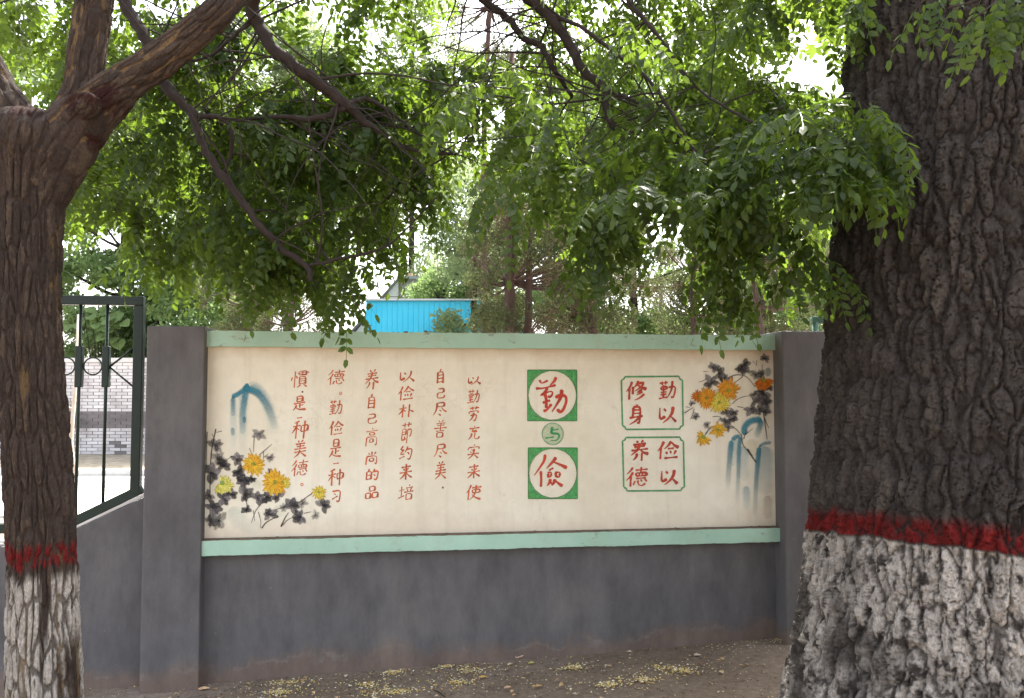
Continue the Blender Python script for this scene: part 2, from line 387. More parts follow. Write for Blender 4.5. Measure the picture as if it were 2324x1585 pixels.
prism([(-.002, zA - .006), (-.002, zA + .012), (sS - L0, zs + .012), (-6, zs + .012), (-6, zs + .002), (sS - L0, zs + .002)][::-1], .075, .25, 'capping', simple('lime_capping', (.45, .42, .38), (.62, .58, .52), 9), t, 0)

def railing(left):
    n = -.15
    if left:
        f = thing('railing', 'dark green steel railing with sleeves and rings beside the left tree trunk', 'railing', A + WU * L0, WANG, 'green steel railings above the parapets')
        o = L0; q = lambda x, y: (WP(x, y, n)[0] - o, -n, WP(x, y, n)[1])
        tr = q(318, 684); br = q(318, 1112); r1 = q(172, 1182); rz = zs + .075
        zt = tr[2]; w = .048
        sx = tr[0]
        xl = -5.6
        m = MB(); m.box(xl, sx + w / 2, -n - w / 2, -n + w / 2, zt - w / 2, zt + w / 2); m.build('top_rail', M_iron, f, bevel=.004)
        m = MB(); m.box(sx - w / 2, sx + w / 2, -n - w / 2 + .001, -n + w / 2 - .001, br[2] - .02, zt - w / 2 - .0005); m.build('post', M_iron, f, bevel=.004)
        slope = (r1[2] - br[2]) / (r1[0] - br[0]); xk = br[0] + (rz - br[2]) / slope
        m = MB(); m.beam((br[0] + .01, -n, br[2] + .01 * slope), (xk, -n, rz), w, w - .004); m.build('sloping_rail', M_iron, f, bevel=.003)
        m = MB(); m.box(xl, xk + .01, -n - w / 2 + .003, -n + w / 2 - .003, rz - w / 2, rz + w / 2); m.build('bottom_rail', M_iron, f, bevel=.004)
        b1 = q(242, 800)[0]; b0 = q(181, 800)[0]; step = b1 - b0
        zs1, zs0 = q(242, 786)[2], q(242, 880)[2]; zr = (zs1 + zs0) / 2 
        i = 0; x = b1
        while x > xl + .1:
            zl = max(br[2] + slope * (x - br[0]), rz) + w / 2 - .008
            m = MB(); m.tube([(x, -n, zl), (x, -n, zt - w / 2)], .0085, 10); m.build('bar', M_iron, f, smooth=True)
            m = MB(); m.box(x - .018, x + .018, -n - .018, -n + .018, zs0, zs1); m.build('sleeve', M_iron, f, bevel=.006, seg=3)
            c = x - step / 2; R = step / 2 - .022
            m = MB(); m.tube([(c + R * math.cos(a), -n, zr + .003 + R * math.sin(a)) for a in np.linspace(0, 2 * math.pi, 33)[:-1]], .0042, 6, closed=True); m.build('ring', M_iron, f, smooth=True)
            x -= step; i += 1
        for z in (q(305, 788)[2], q(305, 880)[2]):
            m = MB(); m.tube([(b1 + .016, -n, zr), (sx - w / 2 + .004, -n, z)], .0055, 6); m.build('brace', M_iron, f, smooth=True)
    else:
        s0 = WP(1842, 725, n)[0]; z = WP(1842, 726, n)[1]
        f = thing('railing', 'green round steel railing just showing between the right pillar and the large trunk', 'railing', A + WU * s0, WANG, 'green steel railings above the parapets')
        m = MB(); m.tube([(0, -n, z), (5, -n, z)], .021, 14); m.build('top_rail', M_ironpale, f, smooth=True)
        m = MB(); m.tube([(.022, -n, .9), (.022, -n, z)], .018, 12); m.build('post', M_ironpale, f, smooth=True)
        for k in range(1, 12):
            m = MB(); m.tube([(.05 + k * .16, -n, .9), (.05 + k * .16, -n, z)], .008, 8); m.build('bar', M_iron, f, smooth=True)
railing(True); railing(False)
t = thing('parapet', 'low grey parapet right of the right pillar, behind the large trunk', 'low wall', A + WU * R1, WANG)
m = MB(); m.box(-.05, 6, -.0, .2, -.3, .95); m.build('wall_body', M_grey, t, bevel=.004)

# ------------------------------------------------------------------ brush painting on the panel
LAY = [0.0008]
class Paint:
    def __init__(s): s.v = []; s.f = []; s.c = []; s.n = LAY[0]
    def lift(s, d=.000012): s.n += d
    def add(s, pts, cols, faces):
        b = len(s.v)
        for (x, y), c in zip(pts, cols):
            ss, z = WP(x, y); s.v.append((ss, -s.n, z)); s.c.append(c)
        s.f += [tuple(b + i for i in f) for f in faces]
    def stroke(s, pts, wid, col, a0=1, a1=1, col2=None, soft=False, chaikin=2, jit=0.0, prof=None):
        for _ in range(chaikin):
            q = [pts[0]]
            for a, b in zip(pts[:-1], pts[1:]):
                q += [(a[0] * .8 + b[0] * .2, a[1] * .8 + b[1] * .2), (a[0] * .2 + b[0] * .8, a[1] * .2 + b[1] * .8)]
            q.append(pts[-1]); pts = q
        d = [0]
        for a, b in zip(pts[:-1], pts[1:]): d.append(d[-1] + math.hypot(b[0] - a[0], b[1] - a[1]))
        T = d[-1] or 1e-6; n = max(6, min(26, int(T / 2.2))); col2 = col2 or col
        P_ = []
        for i in range(n + 1):
            # denser near both ends
            u = i / n; u = .5 - .5 * math.cos(math.pi * u) if not soft else u
            t = u * T; k = 0
            while k < len(d) - 2 and d[k + 1] < t: k += 1
            f = (t - d[k]) / max(d[k + 1] - d[k], 1e-9); P_.append((pts[k][0] + (pts[k + 1][0] - pts[k][0]) * f, pts[k][1] + (pts[k + 1][1] - pts[k][1]) * f, u))
        vv, cc, ff = [], [], []; m = 4 if soft else 2; n0 = s.n
        for i, (x, y, u) in enumerate(P_):
            a, b = P_[max(i - 1, 0)], P_[min(i + 1, n)]; tx, ty = b[0] - a[0], b[1] - a[1]; l = math.hypot(tx, ty) or 1; px, py = -ty / l, tx / l
            w = wid * (prof(u) if prof else 1) / 2
            w *= min(1, math.sqrt(max(0, 1 - max(0, 1 - u * T / (wid * .5)) ** 2))) if u * T < wid * .5 else 1
            r = (1 - u) * T
            if r < wid * .5: w *= math.sqrt(max(0, 1 - (1 - r / (wid * .5)) ** 2))
            w += rnd.uniform(-1, 1) * jit * wid
            al = a0 + (a1 - a0) * u; c = [col[k] + (col2[k] - col[k]) * u for k in range(3)]
            if soft:
                for o, q in ((-1, 0), (-.45, 1), (.45, 1), (1, 0)): vv.append((x + px * w * o, y + py * w * o)); cc.append((*c, al * q))
            else:
                for o in (-1, 1): vv.append((x + px * w * o, y + py * w * o)); cc.append((*c, al))
        b0 = len(s.v)
        for i in range(n):
            for k in range(m - 1): ff.append((i * m + k, i * m + k + 1, (i + 1) * m + k + 1, (i + 1) * m + k))
        s.add(vv, cc, ff)
        # climb slightly along the stroke so that tight turns never share a plane
        for i in range(len(vv)):
            x, y, z = s.v[b0 + i]; s.v[b0 + i] = (x, y - .00001 * (i // m) / (n + 1), z)
        s.lift(.000022)
    def blob(s, cx, cy, rx, ry, ang, col, a=1, edge=.0, inner=.7, pointed=0.0, col2=None, n=14, wob=.12):
        ca, sa = math.cos(ang), math.sin(ang); vv = [(cx, cy)]; cc = [(*(col2 or col), a)]; ff = []
        for ring, (k, al) in enumerate(((inner, a), (1, edge))):
            for i in range(n):
                t = 2 * math.pi * i / n; rr = k * (1 + rnd.uniform(-wob, wob)); x, y = math.cos(t), math.sin(t)
                y *= (1 - pointed * abs(x) ** 1.5)
                X, Y = x * rx * rr, y * ry * rr; vv.append((cx + X * ca - Y * sa, cy + X * sa + Y * ca)); cc.append((*col, al))
        for i in range(n):
            j = (i + 1) % n; ff.append((0, 1 + i, 1 + j)); ff.append((1 + i, 1 + n + i, 1 + n + j, 1 + j))
        s.add(vv, cc, ff); s.lift()
    def build(s, name, label=None):
        me = bpy.data.meshes.new(name); me.from_pydata(s.v, [], s.f); me.update(); me.materials.append(M_paint)
        ca = me.color_attributes.new('Col', 'FLOAT_COLOR', 'POINT'); ca.data.foreach_set('color', np.array(s.c, dtype=np.float32).ravel())
        o = link(name, me, panel)
        if label: o['label'] = label
        LAY[0] += .00002
        return o
RED = (.62, .14, .05); RED2 = (.46, .095, .04); BRN = (.16, .06, .035)
G = {
'一': "10,54 90,46",
'以': "22,18 22,75 44,60|38,22 48,35|72,15 70,45 55,70 35,88|66,60 88,88",
'勤': "8,16 52,14|20,6 21,26|40,4 39,24|16,34 16,48|16,34 46,32 44,48|16,48 44,47|30,26 30,88|14,60 46,58|14,72 46,70|6,90 52,84|54,38 92,34 88,70 80,92 68,84|74,8 72,45 62,70 46,94",
'劳': "12,14 88,10|34,4 35,24|66,2 62,23|14,34 10,48|14,34 90,30 80,46|24,60 78,55 72,82 64,96 52,88|50,42 48,62 38,80 18,96",
'充': "50,2 54,12|14,22 88,17|46,22 28,42 68,39|60,30 74,46|36,50 34,72 14,94|60,48 60,86 72,92 92,86 92,72",
'实': "50,0 54,10|12,20 8,36|12,20 92,16 84,32|32,32 42,40|24,46 36,54|8,66 92,60|54,28 52,58 40,78 14,96|54,66 88,94",
'来': "14,22 84,18|32,30 40,44|68,26 58,44|4,55 96,49|50,2 50,98|48,54 30,76 6,92|52,54 70,74 96,88",
'使': "30,2 22,30 4,54|20,34 20,96|36,20 96,16|42,34 42,54|42,34 88,31 84,53|42,54 84,52|64,4 62,50 52,74 28,96|40,60 60,80 98,95",
'自': "54,0 40,18|24,20 24,94|24,20 78,17 78,96|24,42 76,40|24,64 76,62|24,88 76,86",
'己': "20,14 78,10 74,44|26,46 74,43|24,44 20,80 34,90 88,86 88,64",
'尽': "24,8 78,5 74,34|26,34 74,32|24,8 24,34 20,62 2,90|56,36 72,58 98,70|44,56 60,66|36,78 58,92",
'善': "34,2 42,13|68,0 56,13|18,20 84,17|24,32 78,29|50,13 50,58|4,46 96,43|20,62 80,60|28,70 28,96|28,70 74,68 70,96|28,94 70,93",
'美': "34,2 42,14|68,0 56,14|18,22 84,19|24,36 78,33|50,14 50,50|10,52 92,48|10,67 92,62|50,54 44,76 10,98|54,68 94,96",
'俭': "28,2 20,30 2,54|18,34 18,96|62,2 52,24 32,44|62,8 76,26 98,38|48,42 78,40|42,56 48,70|60,52 64,68|86,50 76,74|34,90 96,85",
'儉': "30,0 20,34 0,60|21,36 20,98|62,2 52,22 34,42|62,8 78,26 100,34|50,38 74,36|42,46 44,62|42,46 62,45 59,60|43,61 59,60|72,46 72,61|72,46 92,44 88,60|72,61 88,59|52,64 46,80 34,96|50,72 62,86|80,62 74,80 62,96|78,70 98,96",
'朴': "2,36 50,29|28,4 28,96|28,34 18,58 0,74|30,40 46,56|68,4 68,96|68,42 98,58",
'节': "14,15 88,10|36,2 37,24|68,0 64,22|20,32 50,30 50,58|20,32 20,88 46,76|20,45 50,44|20,58 50,57|40,66 52,82|62,34 92,31 88,68 76,62|62,34 62,100",
'约': "28,2 8,30 38,27|38,26 6,58 42,54|4,86 44,70|62,4 56,24 42,46|54,24 94,20 88,74 78,94 64,84|62,42 76,60",
'培': "2,37 38,31|20,10 20,74|0,82 40,67|66,2 72,12|46,22 94,18|56,28 60,42|84,24 76,42|38,49 100,45|50,60 50,96|50,60 90,58 86,96|50,94 86,92",
'养': "34,2 42,14|68,0 56,14|16,21 84,17|22,33 80,29|50,14 44,44 6,72|6,48 94,43|54,46 70,60 98,68|38,62 36,80 18,96|64,60 64,100",
'高': "48,0 54,9|8,19 92,14|34,24 34,38|34,24 70,23 67,38|34,38 67,38|16,48 14,98|16,48 88,44 88,94 76,88|38,60 38,78|38,60 66,59 63,78|38,78 63,78",
'尚': "50,2 50,30|26,12 34,26|78,6 66,26|14,36 12,98|14,36 88,32 88,94 74,88|36,52 36,74|36,52 68,50 65,74|36,74 65,74",
'的': "28,2 20,22|10,24 10,88|10,24 44,21 42,86|10,52 42,50|10,84 42,81|66,2 58,24 44,44|58,26 94,22 88,76 80,94 64,84|60,46 74,62",
'品': "32,6 32,40|32,6 72,4 68,40|32,40 68,38|6,54 8,94|6,54 44,52 41,92|8,92 41,90|56,54 58,94|56,54 98,51 92,92|56,92 92,89",
'德': "28,2 20,18 2,36|30,24 20,46 0,66|20,46 20,98|40,17 96,13|66,0 64,28|42,30 42,46|42,30 92,28 88,46|42,46 88,45|58,30 58,46|72,30 72,46|44,57 90,54|42,70 34,92|52,66 56,90 74,94 88,82|66,62 72,74|84,60 96,76",
'是': "30,4 30,40|30,4 72,2 69,40|30,22 69,21|30,40 69,38|8,52 92,47|52,50 52,82|52,66 80,62|30,58 24,76 4,96|26,76 46,90 98,92",
'种': "42,4 10,16|2,35 50,29|26,12 26,98|26,36 2,68|28,40 46,54|56,30 56,60|56,30 98,26 92,58|56,60 92,56|74,4 74,100",
'习': "16,14 84,8 80,80 72,96 54,84|32,30 50,42|18,74 64,52",
'惯': "6,36 2,58|20,4 20,98|28,30 36,46|44,8 86,5 82,28|44,8 40,28 88,26|34,18 98,15|64,8 62,28|46,38 46,78|46,38 84,36 82,80|46,50 82,50|46,62 82,62|46,76 82,76|56,80 36,98|70,80 92,98",
'勤B': "11,9 17,20 38,11|61,2 58,12 42,25|0,35 22,35 63,26|35,32 29,42 11,54|15,52 46,41 53,46 46,57 36,56|28,46 33,60 33,86|21,73 45,66|22,95 35,91 48,75|79,35 78,54 66,72 48,96|61,59 81,51 95,56 96,70 86,92 75,99 67,89",
'儉B': "32,0 30,20 14,46 0,67|19,50 21,74 20,100|64,6 59,17 36,43|58,23 78,31 98,41|43,49 57,41|41,57 42,71|41,57 53,53 52,67|42,69 52,67|64,56 66,71|63,56 79,53 78,66|66,69 78,66|50,74 48,86 39,98|48,81 55,91|64,74 60,86 53,96|63,78 75,88 87,96",
'与': "47,0 38,46 90,46 100,70 78,97 35,92|47,22 92,14|0,76 60,69",
'修': "28,2 20,30 2,54|18,34 18,96|34,30 34,72|58,2 52,20 38,36|56,14 86,10 70,34 42,54|54,22 72,38 98,48|74,46 50,62|78,60 50,76|86,70 66,90 40,100",
'身': "52,0 42,12|28,14 28,62|28,14 74,12 74,94 58,86|28,28 72,27|28,44 72,43|10,66 90,57|72,58 46,80 10,96",
}
def prof_for(p):
    (x0, y0), (x1, y1) = p[0], p[-1]; dx, dy = x1 - x0, y1 - y0
    if len(p) >= 3 and dx < -8 and dy > 10: return lambda u: 1.15 - .85 * u ** 1.4
    if dx < -8 and dy > 8: return lambda u: 1.15 - .8 * u
    if dx > 18 and dy > 12 and len(p) < 4: return lambda u: .5 + .95 * u ** 1.3
    if abs(dx) > abs(dy): return lambda u: 1.05 - .55 * math.sin(math.pi * u) ** 1.2
    return lambda u: 1.12 - .3 * math.sin(math.pi * u * .9)
def glyph(ch, cx, cy, w, h, bw, col=RED, col2=RED2, name='character', slant=.05):
    p = Paint(); r = rnd.uniform(-.03, .03)
    for st in G[ch].split('|'):
        q = [tuple(float(v) for v in s.split(',')) for s in st.split()]
        ox, oy = rnd.uniform(-1.4, 1.4), rnd.uniform(-1.4, 1.4)
        pts = []
        for x, y in q:
            X, Y = (x - 50 + ox) / 100 * w, (y - 50 + oy) / 100 * h
            pts.append((cx + X - Y * (slant + r), cy + Y - X * (slant - r)))
        k = rnd.random(); dk = col if k < .6 else col2
        f = rnd.uniform(.85, 1.15) * (.8 if len(G[ch].split('|')) > 9 else 1)
        p.stroke(pts, bw * f, dk, .97, .9, col2 if rnd.random() < .55 else col, chaikin=2, prof=prof_for(q), jit=.03)
    return p.build(name)
cols = [
 (1075.6, [('以', 864, 46, 28), ('勤', 900), ('劳', 940, 30, 40), ('充', 983), ('实', 1026), ('来', 1070), ('使', 1118, 40, 40)]),
 (999.8, [('自', 855, 26, 38), ('己', 893, 26, 30), ('尽', 929), ('善', 974, 34, 46), ('尽', 1024), ('美', 1068, 32, 46)]),
 (921.7, [('以', 855, 54, 38), ('俭', 893, 40, 38), ('朴', 933, 38, 36), ('节', 983, 32, 54), ('约', 1029), ('来', 1071, 34, 42), ('培', 1118, 38, 40)]),
 (843.8, [('养', 861.7, 36, 50), ('自', 912, 26, 38), ('己', 951, 30, 30), ('高', 993, 34, 46), ('尚', 1040, 34, 34), ('的', 1078, 34, 32), ('品', 1118, 34, 34)]),
 (762.3, [('德', 857, 44, 40), ('勤', 925, 36, 42), ('俭', 972, 36, 38), ('是', 1018, 32, 48), ('一', 1052, 18, 12), ('种', 1083.4, 40, 44), ('习', 1126, 30, 34)]),
 (680.7, [('惯', 860.5, 44, 44), ('是', 915.7, 34, 38), ('一', 948.5, 17, 12), ('种', 975.4, 40, 48), ('美', 1019, 36, 44), ('德', 1062.7, 42, 42)])]
for cx, lst in cols:
    for e in lst:
        ch, cy = e[0], e[1]; w, h = (e[2], e[3]) if len(e) > 2 else (34, 38)
        glyph(ch, cx + rnd.uniform(-1, 1), cy, w * .92, h * .9, 3.9, slant=.085)
for x, y in ((1005, 1107), (686.5, 889.7)):
    p = Paint(); p.blob(x, y, 2.3, 2.6, 0, BRN, 1, .5); p.build('comma')
for x, y in ((773, 893.4), (685, 1100)):
    p = Paint(); p.stroke([(x + 3 * math.cos(a), y + 3.2 * math.sin(a)) for a in np.linspace(0, 6.4, 12)], 1.9, RED, chaikin=0); p.build('full_stop')
glyph('勤B', 1252.8, 895.7, 73, 85, 9.5, (.55, .055, .03), (.46, .05, .03), slant=0)
glyph('儉B', 1250, 1069, 76, 73, 8.6, (.56, .06, .03), (.46, .05, .03), slant=0)
for ch, x, y, w, h in (('修', 1444.4, 886.2, 50, 44), ('身', 1444, 941.8, 38, 48), ('勤', 1514.9, 885.2, 44, 46), ('以', 1513, 940.8, 60, 50),
                       ('养', 1451, 1023, 44, 48), ('德', 1446.4, 1082.7, 50, 46), ('俭', 1516, 1022, 50, 44), ('以', 1517, 1082.7, 58, 46)):
    glyph(ch, x, y, w, h, 6.2, (.55, .07, .035), (.42, .055, .035))
GR = (.05, .30, .07); GR2 = (.10, .42, .14)
def green_square(x0, x1, y0, y1):
    p = Paint(); cx, cy = (x0 + x1) / 2, (y0 + y1) / 2; R = (x1 - x0) / 2 * .975; Ry = (y1 - y0) / 2 * .975
    n = 96; vv, cc, ff = [], [], []
    for i in range(n):
        a = 2 * math.pi * i / n; c, s_ = math.cos(a), math.sin(a); k = 1 / max(abs(c), abs(s_))
        for kk in (0, .5, 1):
            xx = cx + (R * c) * (1 - kk) + kk * (x1 - x0) / 2 * c * k; yy = cy + (Ry * s_) * (1 - kk) + kk * (y1 - y0) / 2 * s_ * k
            vv.append((xx, yy)); t = rnd.random(); cc.append((*[GR[j] * (1 - t) + GR2[j] * t for j in range(3)], .92 if kk else .8))
    for i in range(n):
        j = (i + 1) % n
        for q in (0, 1): ff.append((i * 3 + q, i * 3 + q + 1, j * 3 + q + 1, j * 3 + q))
    p.add(vv, cc, ff); p.lift(.00002)
    for i in range(420):                      # sponge speckle
        a = rnd.choice([.785, 2.356, 3.927, 5.498]) + rnd.gauss(0, .3); r = rnd.uniform(1.03, 1.38)
        x, y = cx + R * r * math.cos(a), cy + Ry * r * math.sin(a)
        if x0 + 1 < x < x1 - 1 and y0 + 1 < y < y1 - 1:
            p.blob(x, y, rnd.uniform(.6, 1.3), rnd.uniform(.6, 1.3), 0, rnd.choice([(.28, .55, .12), (.02, .16, .04), (.05, .42, .12)]), .75, .2, n=5)
    for s_ in ([(x0, y0), (x1, y0)], [(x1, y0), (x1, y1)], [(x1, y1), (x0, y1)], [(x0, y1), (x0, y0)]):
        p.stroke(s_, 1.6, (.05, .16, .05), .9, .9, chaikin=0)
    p.stroke([(cx + R * math.cos(a), cy + Ry * math.sin(a)) for a in np.linspace(0, 2 * math.pi, 49)], 1.5, (.08, .18, .07), .85, .85, chaikin=0)
    p.build('green_square')
green_square(1197, 1309, 840, 955.5); green_square(1198.5, 1310, 1016.5, 1132)
p = Paint()
p.blob(1254.2, 985, 24, 24, 0, (.42, .58, .34), .45, .6, inner=.8, n=36, wob=.01)
p.stroke([(1254.2 + 24.4 * math.cos(a), 985 + 25 * math.sin(a)) for a in np.linspace(0, 2 * math.pi, 49)], 1.7, (.09, .25, .12), .9, .9, chaikin=0)
p.build('green_ring')
glyph('与', 1254, 986, 32, 33, 5.4, (.06, .27, .10), (.07, .30, .12), 'green_character', .04)
def frame(x0, x1, x2, x3, y0, y1):           # x0,x1 at the top; x2,x3 at the foot
    p = Paint(); c = 7
    pts = [(x0 + c, y0), (x1 - c, y0 - 1), None, (x1 - c, y0 - 1), (x1 - c + 1, y0 + c - 1), (x1, y0 + c), None, (x1, y0 + c), (x3, y1 - c), None, (x3, y1 - c), (x3 - c + 1, y1 - c + 1), (x3 - c, y1), None,
           (x3 - c, y1), (x2 + c, y1 + 1), None, (x2 + c, y1 + 1), (x2 + c - 1, y1 - c + 2), (x2, y1 - c), None, (x2, y1 - c), (x0, y0 + c), None, (x0, y0 + c), (x0 + c - 1, y0 + c - 1), (x0 + c, y0)]
    cur = []
    for q in pts + [None]:
        if q is None: p.stroke(cur, 3.9, (.10, .36, .13), .92, .88, (.08, .28, .11), chaikin=1, jit=.05); cur = []
        else: cur.append(q)
    p.build('green_frame')
frame(1410, 1548.6, 1412.5, 1550, 855.5, 974); frame(1412.5, 1550.6, 1415.5, 1553, 993.4, 1113.6)

Z1 = lambda x, y: ((x / 2.642 + 540) * .8277, (y / 2.642 + 900) * .8277); K1 = .8277 / 2.642
Z6 = lambda x, y: ((x / 3.107 + 1850) * .8277, (y / 3.107 + 940) * .8277); K6 = .8277 / 3.107
INK = (.065, .058, .058)
def pleaf(Z, K, x, y, r, dark):
    p = Paint(); cx, cy = Z(x, y); R = r * K * 1.16; a0 = rnd.uniform(0, 6.28); nl = rnd.choice([5, 6, 6])
    dark *= rnd.uniform(.8, 1.05)
    for i in range(nl):
        a = a0 + i * 2 * math.pi / nl * .80 + rnd.uniform(-.2, .2); l = R * rnd.uniform(.75, 1.1); g = rnd.choice([.6, 1, 1.3, 2.2, 3.4])
        p.blob(cx + math.cos(a) * l * .5, cy + math.sin(a) * l * .5, l * .62, l * rnd.uniform(.34, .46), a, tuple(v * g for v in INK), .82 * dark, .15 * dark, inner=.84, pointed=.45, wob=.12)
    for i in range(nl):
        a = a0 + i * 2 * math.pi / nl * .80; p.stroke([(cx, cy), (cx + math.cos(a) * R * .8, cy + math.sin(a) * R * .8)], .9, (.015, .012, .015), .8 * dark, .5, chaikin=0)
    p.build('painted_leaf')
def pflower(Z, K, x, y, r, c1, c2, n=15, fan=None, thin=False):
    p = Paint(); cx, cy = Z(x, y); R = r * K
    for ring, k in ((0, 1.0), (1, .68)):
        for i in range(n):
            a = 2 * math.pi * (i + .5 * ring) / n + rnd.uniform(-.1, .1) if fan is None else fan[0] + (fan[1] - fan[0]) * (i + .5 * ring) / n + rnd.uniform(-.05, .05)
            l = R * k * rnd.uniform(.85, 1.08); t = rnd.random(); c = tuple(c1[j] * (1 - t) + c2[j] * t for j in range(3))
            w = l * (.13 if thin else .20)
            p.blob(cx + math.cos(a) * l * .55, cy + math.sin(a) * l * .55, l * .48, w, a, c, .96, .75, inner=.85, pointed=.65, wob=.05, n=12)
            q = a + .16; p.stroke([(cx + math.cos(a) * l * .15, cy + math.sin(a) * l * .15), (cx + math.cos(q) * l * .6, cy + math.sin(q) * l * .6), (cx + math.cos(a) * l * 1.03, cy + math.sin(a) * l * 1.03)], .8, (.10, .055, .02), .75, .8, chaikin=1)
    if fan is None:
        for i in range(12): p.blob(cx + rnd.gauss(0, R * .08), cy + rnd.gauss(0, R * .08), R * .06, R * .06, 0, rnd.choice([(.12, .25, .04), (.35, .42, .08), (.2, .3, .05)]), .9, .4, n=6)
    else: p.blob(cx, cy, R * .2, R * .2, 0, (.25, .38, .08), .85, .3)
    p.build('painted_flower')
def pline(Z, K, lst, name, col, w=6, soft=False, a0=.9, a1=.8):
    for e in lst:
        p = Paint(); ww = w; pts = e
        if isinstance(e[0], (int, float)): ww = e[0]; pts = e[1:]
        p.stroke([Z(*q) for q in pts], ww * K, col, a0, a1, prof=lambda u: 1.1 - .5 * u, chaikin=2); p.build(name)
def prock(Z, K, lst, name='painted_rock'):
    for w, a0, a1, col, pts in lst:
        p = Paint(); p.stroke([Z(*q) for q in pts], w * K * 1.7, col, a0, a1, soft=True, chaikin=2, jit=.03); p.build(name)
TE = (.035, .22, .30); LB = (.22, .44, .52)
prock(Z1, K1, [(38, .35, .0, LB, [(262, 500), (266, 650), (262, 960)]), (50, .32, .0, LB, [(335, 480), (332, 700), (335, 960)]), (60, .45, .0, LB, [(380, 420), (470, 470), (530, 600), (570, 800)]),
    (34, .25, .0, (.4, .5, .5), [(380, 400), (450, 420), (500, 500)]),
    (28, .85, .9, TE, [(252, 500), (300, 478), (345, 445), (372, 402)]), (34, .9, .15, TE, [(368, 410), (348, 500), (330, 620), (333, 770)]), (22, .7, .2, TE, [(262, 495), (262, 580), (262, 640)]),
    (40, .85, .05, TE, [(365, 440), (440, 465), (500, 540), (548, 650), (565, 740)]), (22, .5, .3, TE, [(258, 720), (262, 780)]), (18, .6, .4, TE, [(345, 640), (345, 690)])])
prock(Z1, K1, [(90, .16, .05, (.3, .5, .45), [(240, 1300), (330, 1420), (480, 1460)]), (80, .2, .1, (.45, .55, .35), [(560, 1300), (640, 1340)]), (60, .2, .05, (.4, .5, .3), [(440, 1100), (430, 1180)])], 'painted_wash')
pline(Z1, K1, [(7, (75, 750), (72, 850), (70, 1000)), (9, (138, 730), (112, 850), (100, 950), (95, 1200), (96, 1450)), (5, (108, 765), (122, 792)), (6, (182, 745), (140, 757)), (6, (415, 780), (410, 900)), (6, (452, 920), (545, 840)),
    (5, (480, 890), (485, 925), (478, 975)), (5, (480, 940), (520, 908)), (5, (380, 868), (396, 912)), (9, (348, 1060), (345, 1200), (375, 1335)), (9, (470, 1450), (500, 1405), (590, 1362)), (10, (608, 1440), (640, 1370), (665, 1335)),
    (7, (610, 1438), (660, 1385), (705, 1368)), (7, (838, 1195), (780, 1235), (728, 1272)), (6, (562, 1320), (640, 1290)), (6, (775, 1342), (830, 1330)), (6, (470, 1268), (425, 1320), (395, 1410)), (5, (445, 1330), (465, 1400), (460, 1450)),
    (5, (260, 925), (215, 955)), (6, (160, 1300), (190, 1275)), (5, (410, 1320), (418, 1400))], 'painted_stem', (.05, .035, .03))
for a in [(450, 765, 48, .8), (135, 850, 52, .75), (150, 945, 45, .55), (195, 1000, 52, .95), (105, 1045, 70, 1), (290, 955, 48, .75), (300, 1040, 50, 1), (340, 1100, 56, 1), (400, 1090, 28, .95), (190, 1235, 52, 1), (245, 1205, 45, .95), (90, 1210, 42, .85),
          (115, 1305, 58, 1), (160, 1395, 66, .6), (345, 1205, 58, .95), (440, 1235, 55, 1), (505, 1225, 45, .95), (590, 1215, 52, 1), (355, 1310, 34, .8), (530, 935, 32, .6), (525, 1040, 28, .6), (530, 1350, 50, .95), (690, 1290, 56, .95),
          (750, 1365, 50, .95), (768, 1272, 38, .45), (630, 1300, 32, .4), (855, 1355, 32, .4), (915, 1285, 50, 1), (95, 1400, 40, .7)]: pleaf(Z1, K1, *a)
OY, YE, LE, OR, RO = (.72, .35, .03), (.80, .52, .05), (.72, .66, .12), (.72, .25, .02), (.65, .11, .015)
pflower(Z1, K1, 412, 985, 92, OY, YE); pflower(Z1, K1, 565, 1120, 100, OY, YE, 17); pflower(Z1, K1, 185, 1120, 90, LE, (.75, .7, .2), 11, (.1, 2.6)); pflower(Z1, K1, 885, 1190, 58, LE, YE, 12)
pflower(Z1, K1, 190, 1125, 60, LE, (.7, .65, .2), 9, (-1.9, .3)); pflower(Z1, K1, 625, 1120, 55, YE, LE, 7, (-1.1, 1.2))

prock(Z6, K6, [(90, .22, .12, (.55, .48, .2), [(640, 820), (660, 900), (690, 960)]), (70, .4, .05, LB, [(585, 880), (580, 1000), (590, 1180)]), (110, .45, .05, (.2, .36, .42), [(765, 880), (770, 1050), (760, 1300)]), (46, .45, .05, LB, [(605, 1220), (612, 1320), (605, 1430)]),
    (50, .35, .1, LB, [(510, 820), (505, 930), (490, 1050)]), (60, .3, .1, (.5, .35, .25), [(790, 1300), (790, 1500)]),
    (40, .8, .85, TE, [(592, 790), (590, 720), (640, 665), (740, 652)]), (40, .85, .1, TE, [(738, 655), (722, 720), (690, 810)]), (34, .85, .0, TE, [(482, 830), (470, 950), (458, 1100), (450, 1260)]), (28, .7, .8, TE, [(482, 832), (520, 800), (558, 800)]),
    (26, .85, .0, TE, [(556, 800), (545, 920), (541, 1100), (530, 1380)]), (30, .9, .0, TE, [(718, 880), (704, 1020), (690, 1200), (680, 1500)]), (22, .7, .5, TE, [(716, 885), (760, 858), (822, 850)]), (40, .5, .4, (.08, .18, .24), [(795, 210), (790, 290)])])
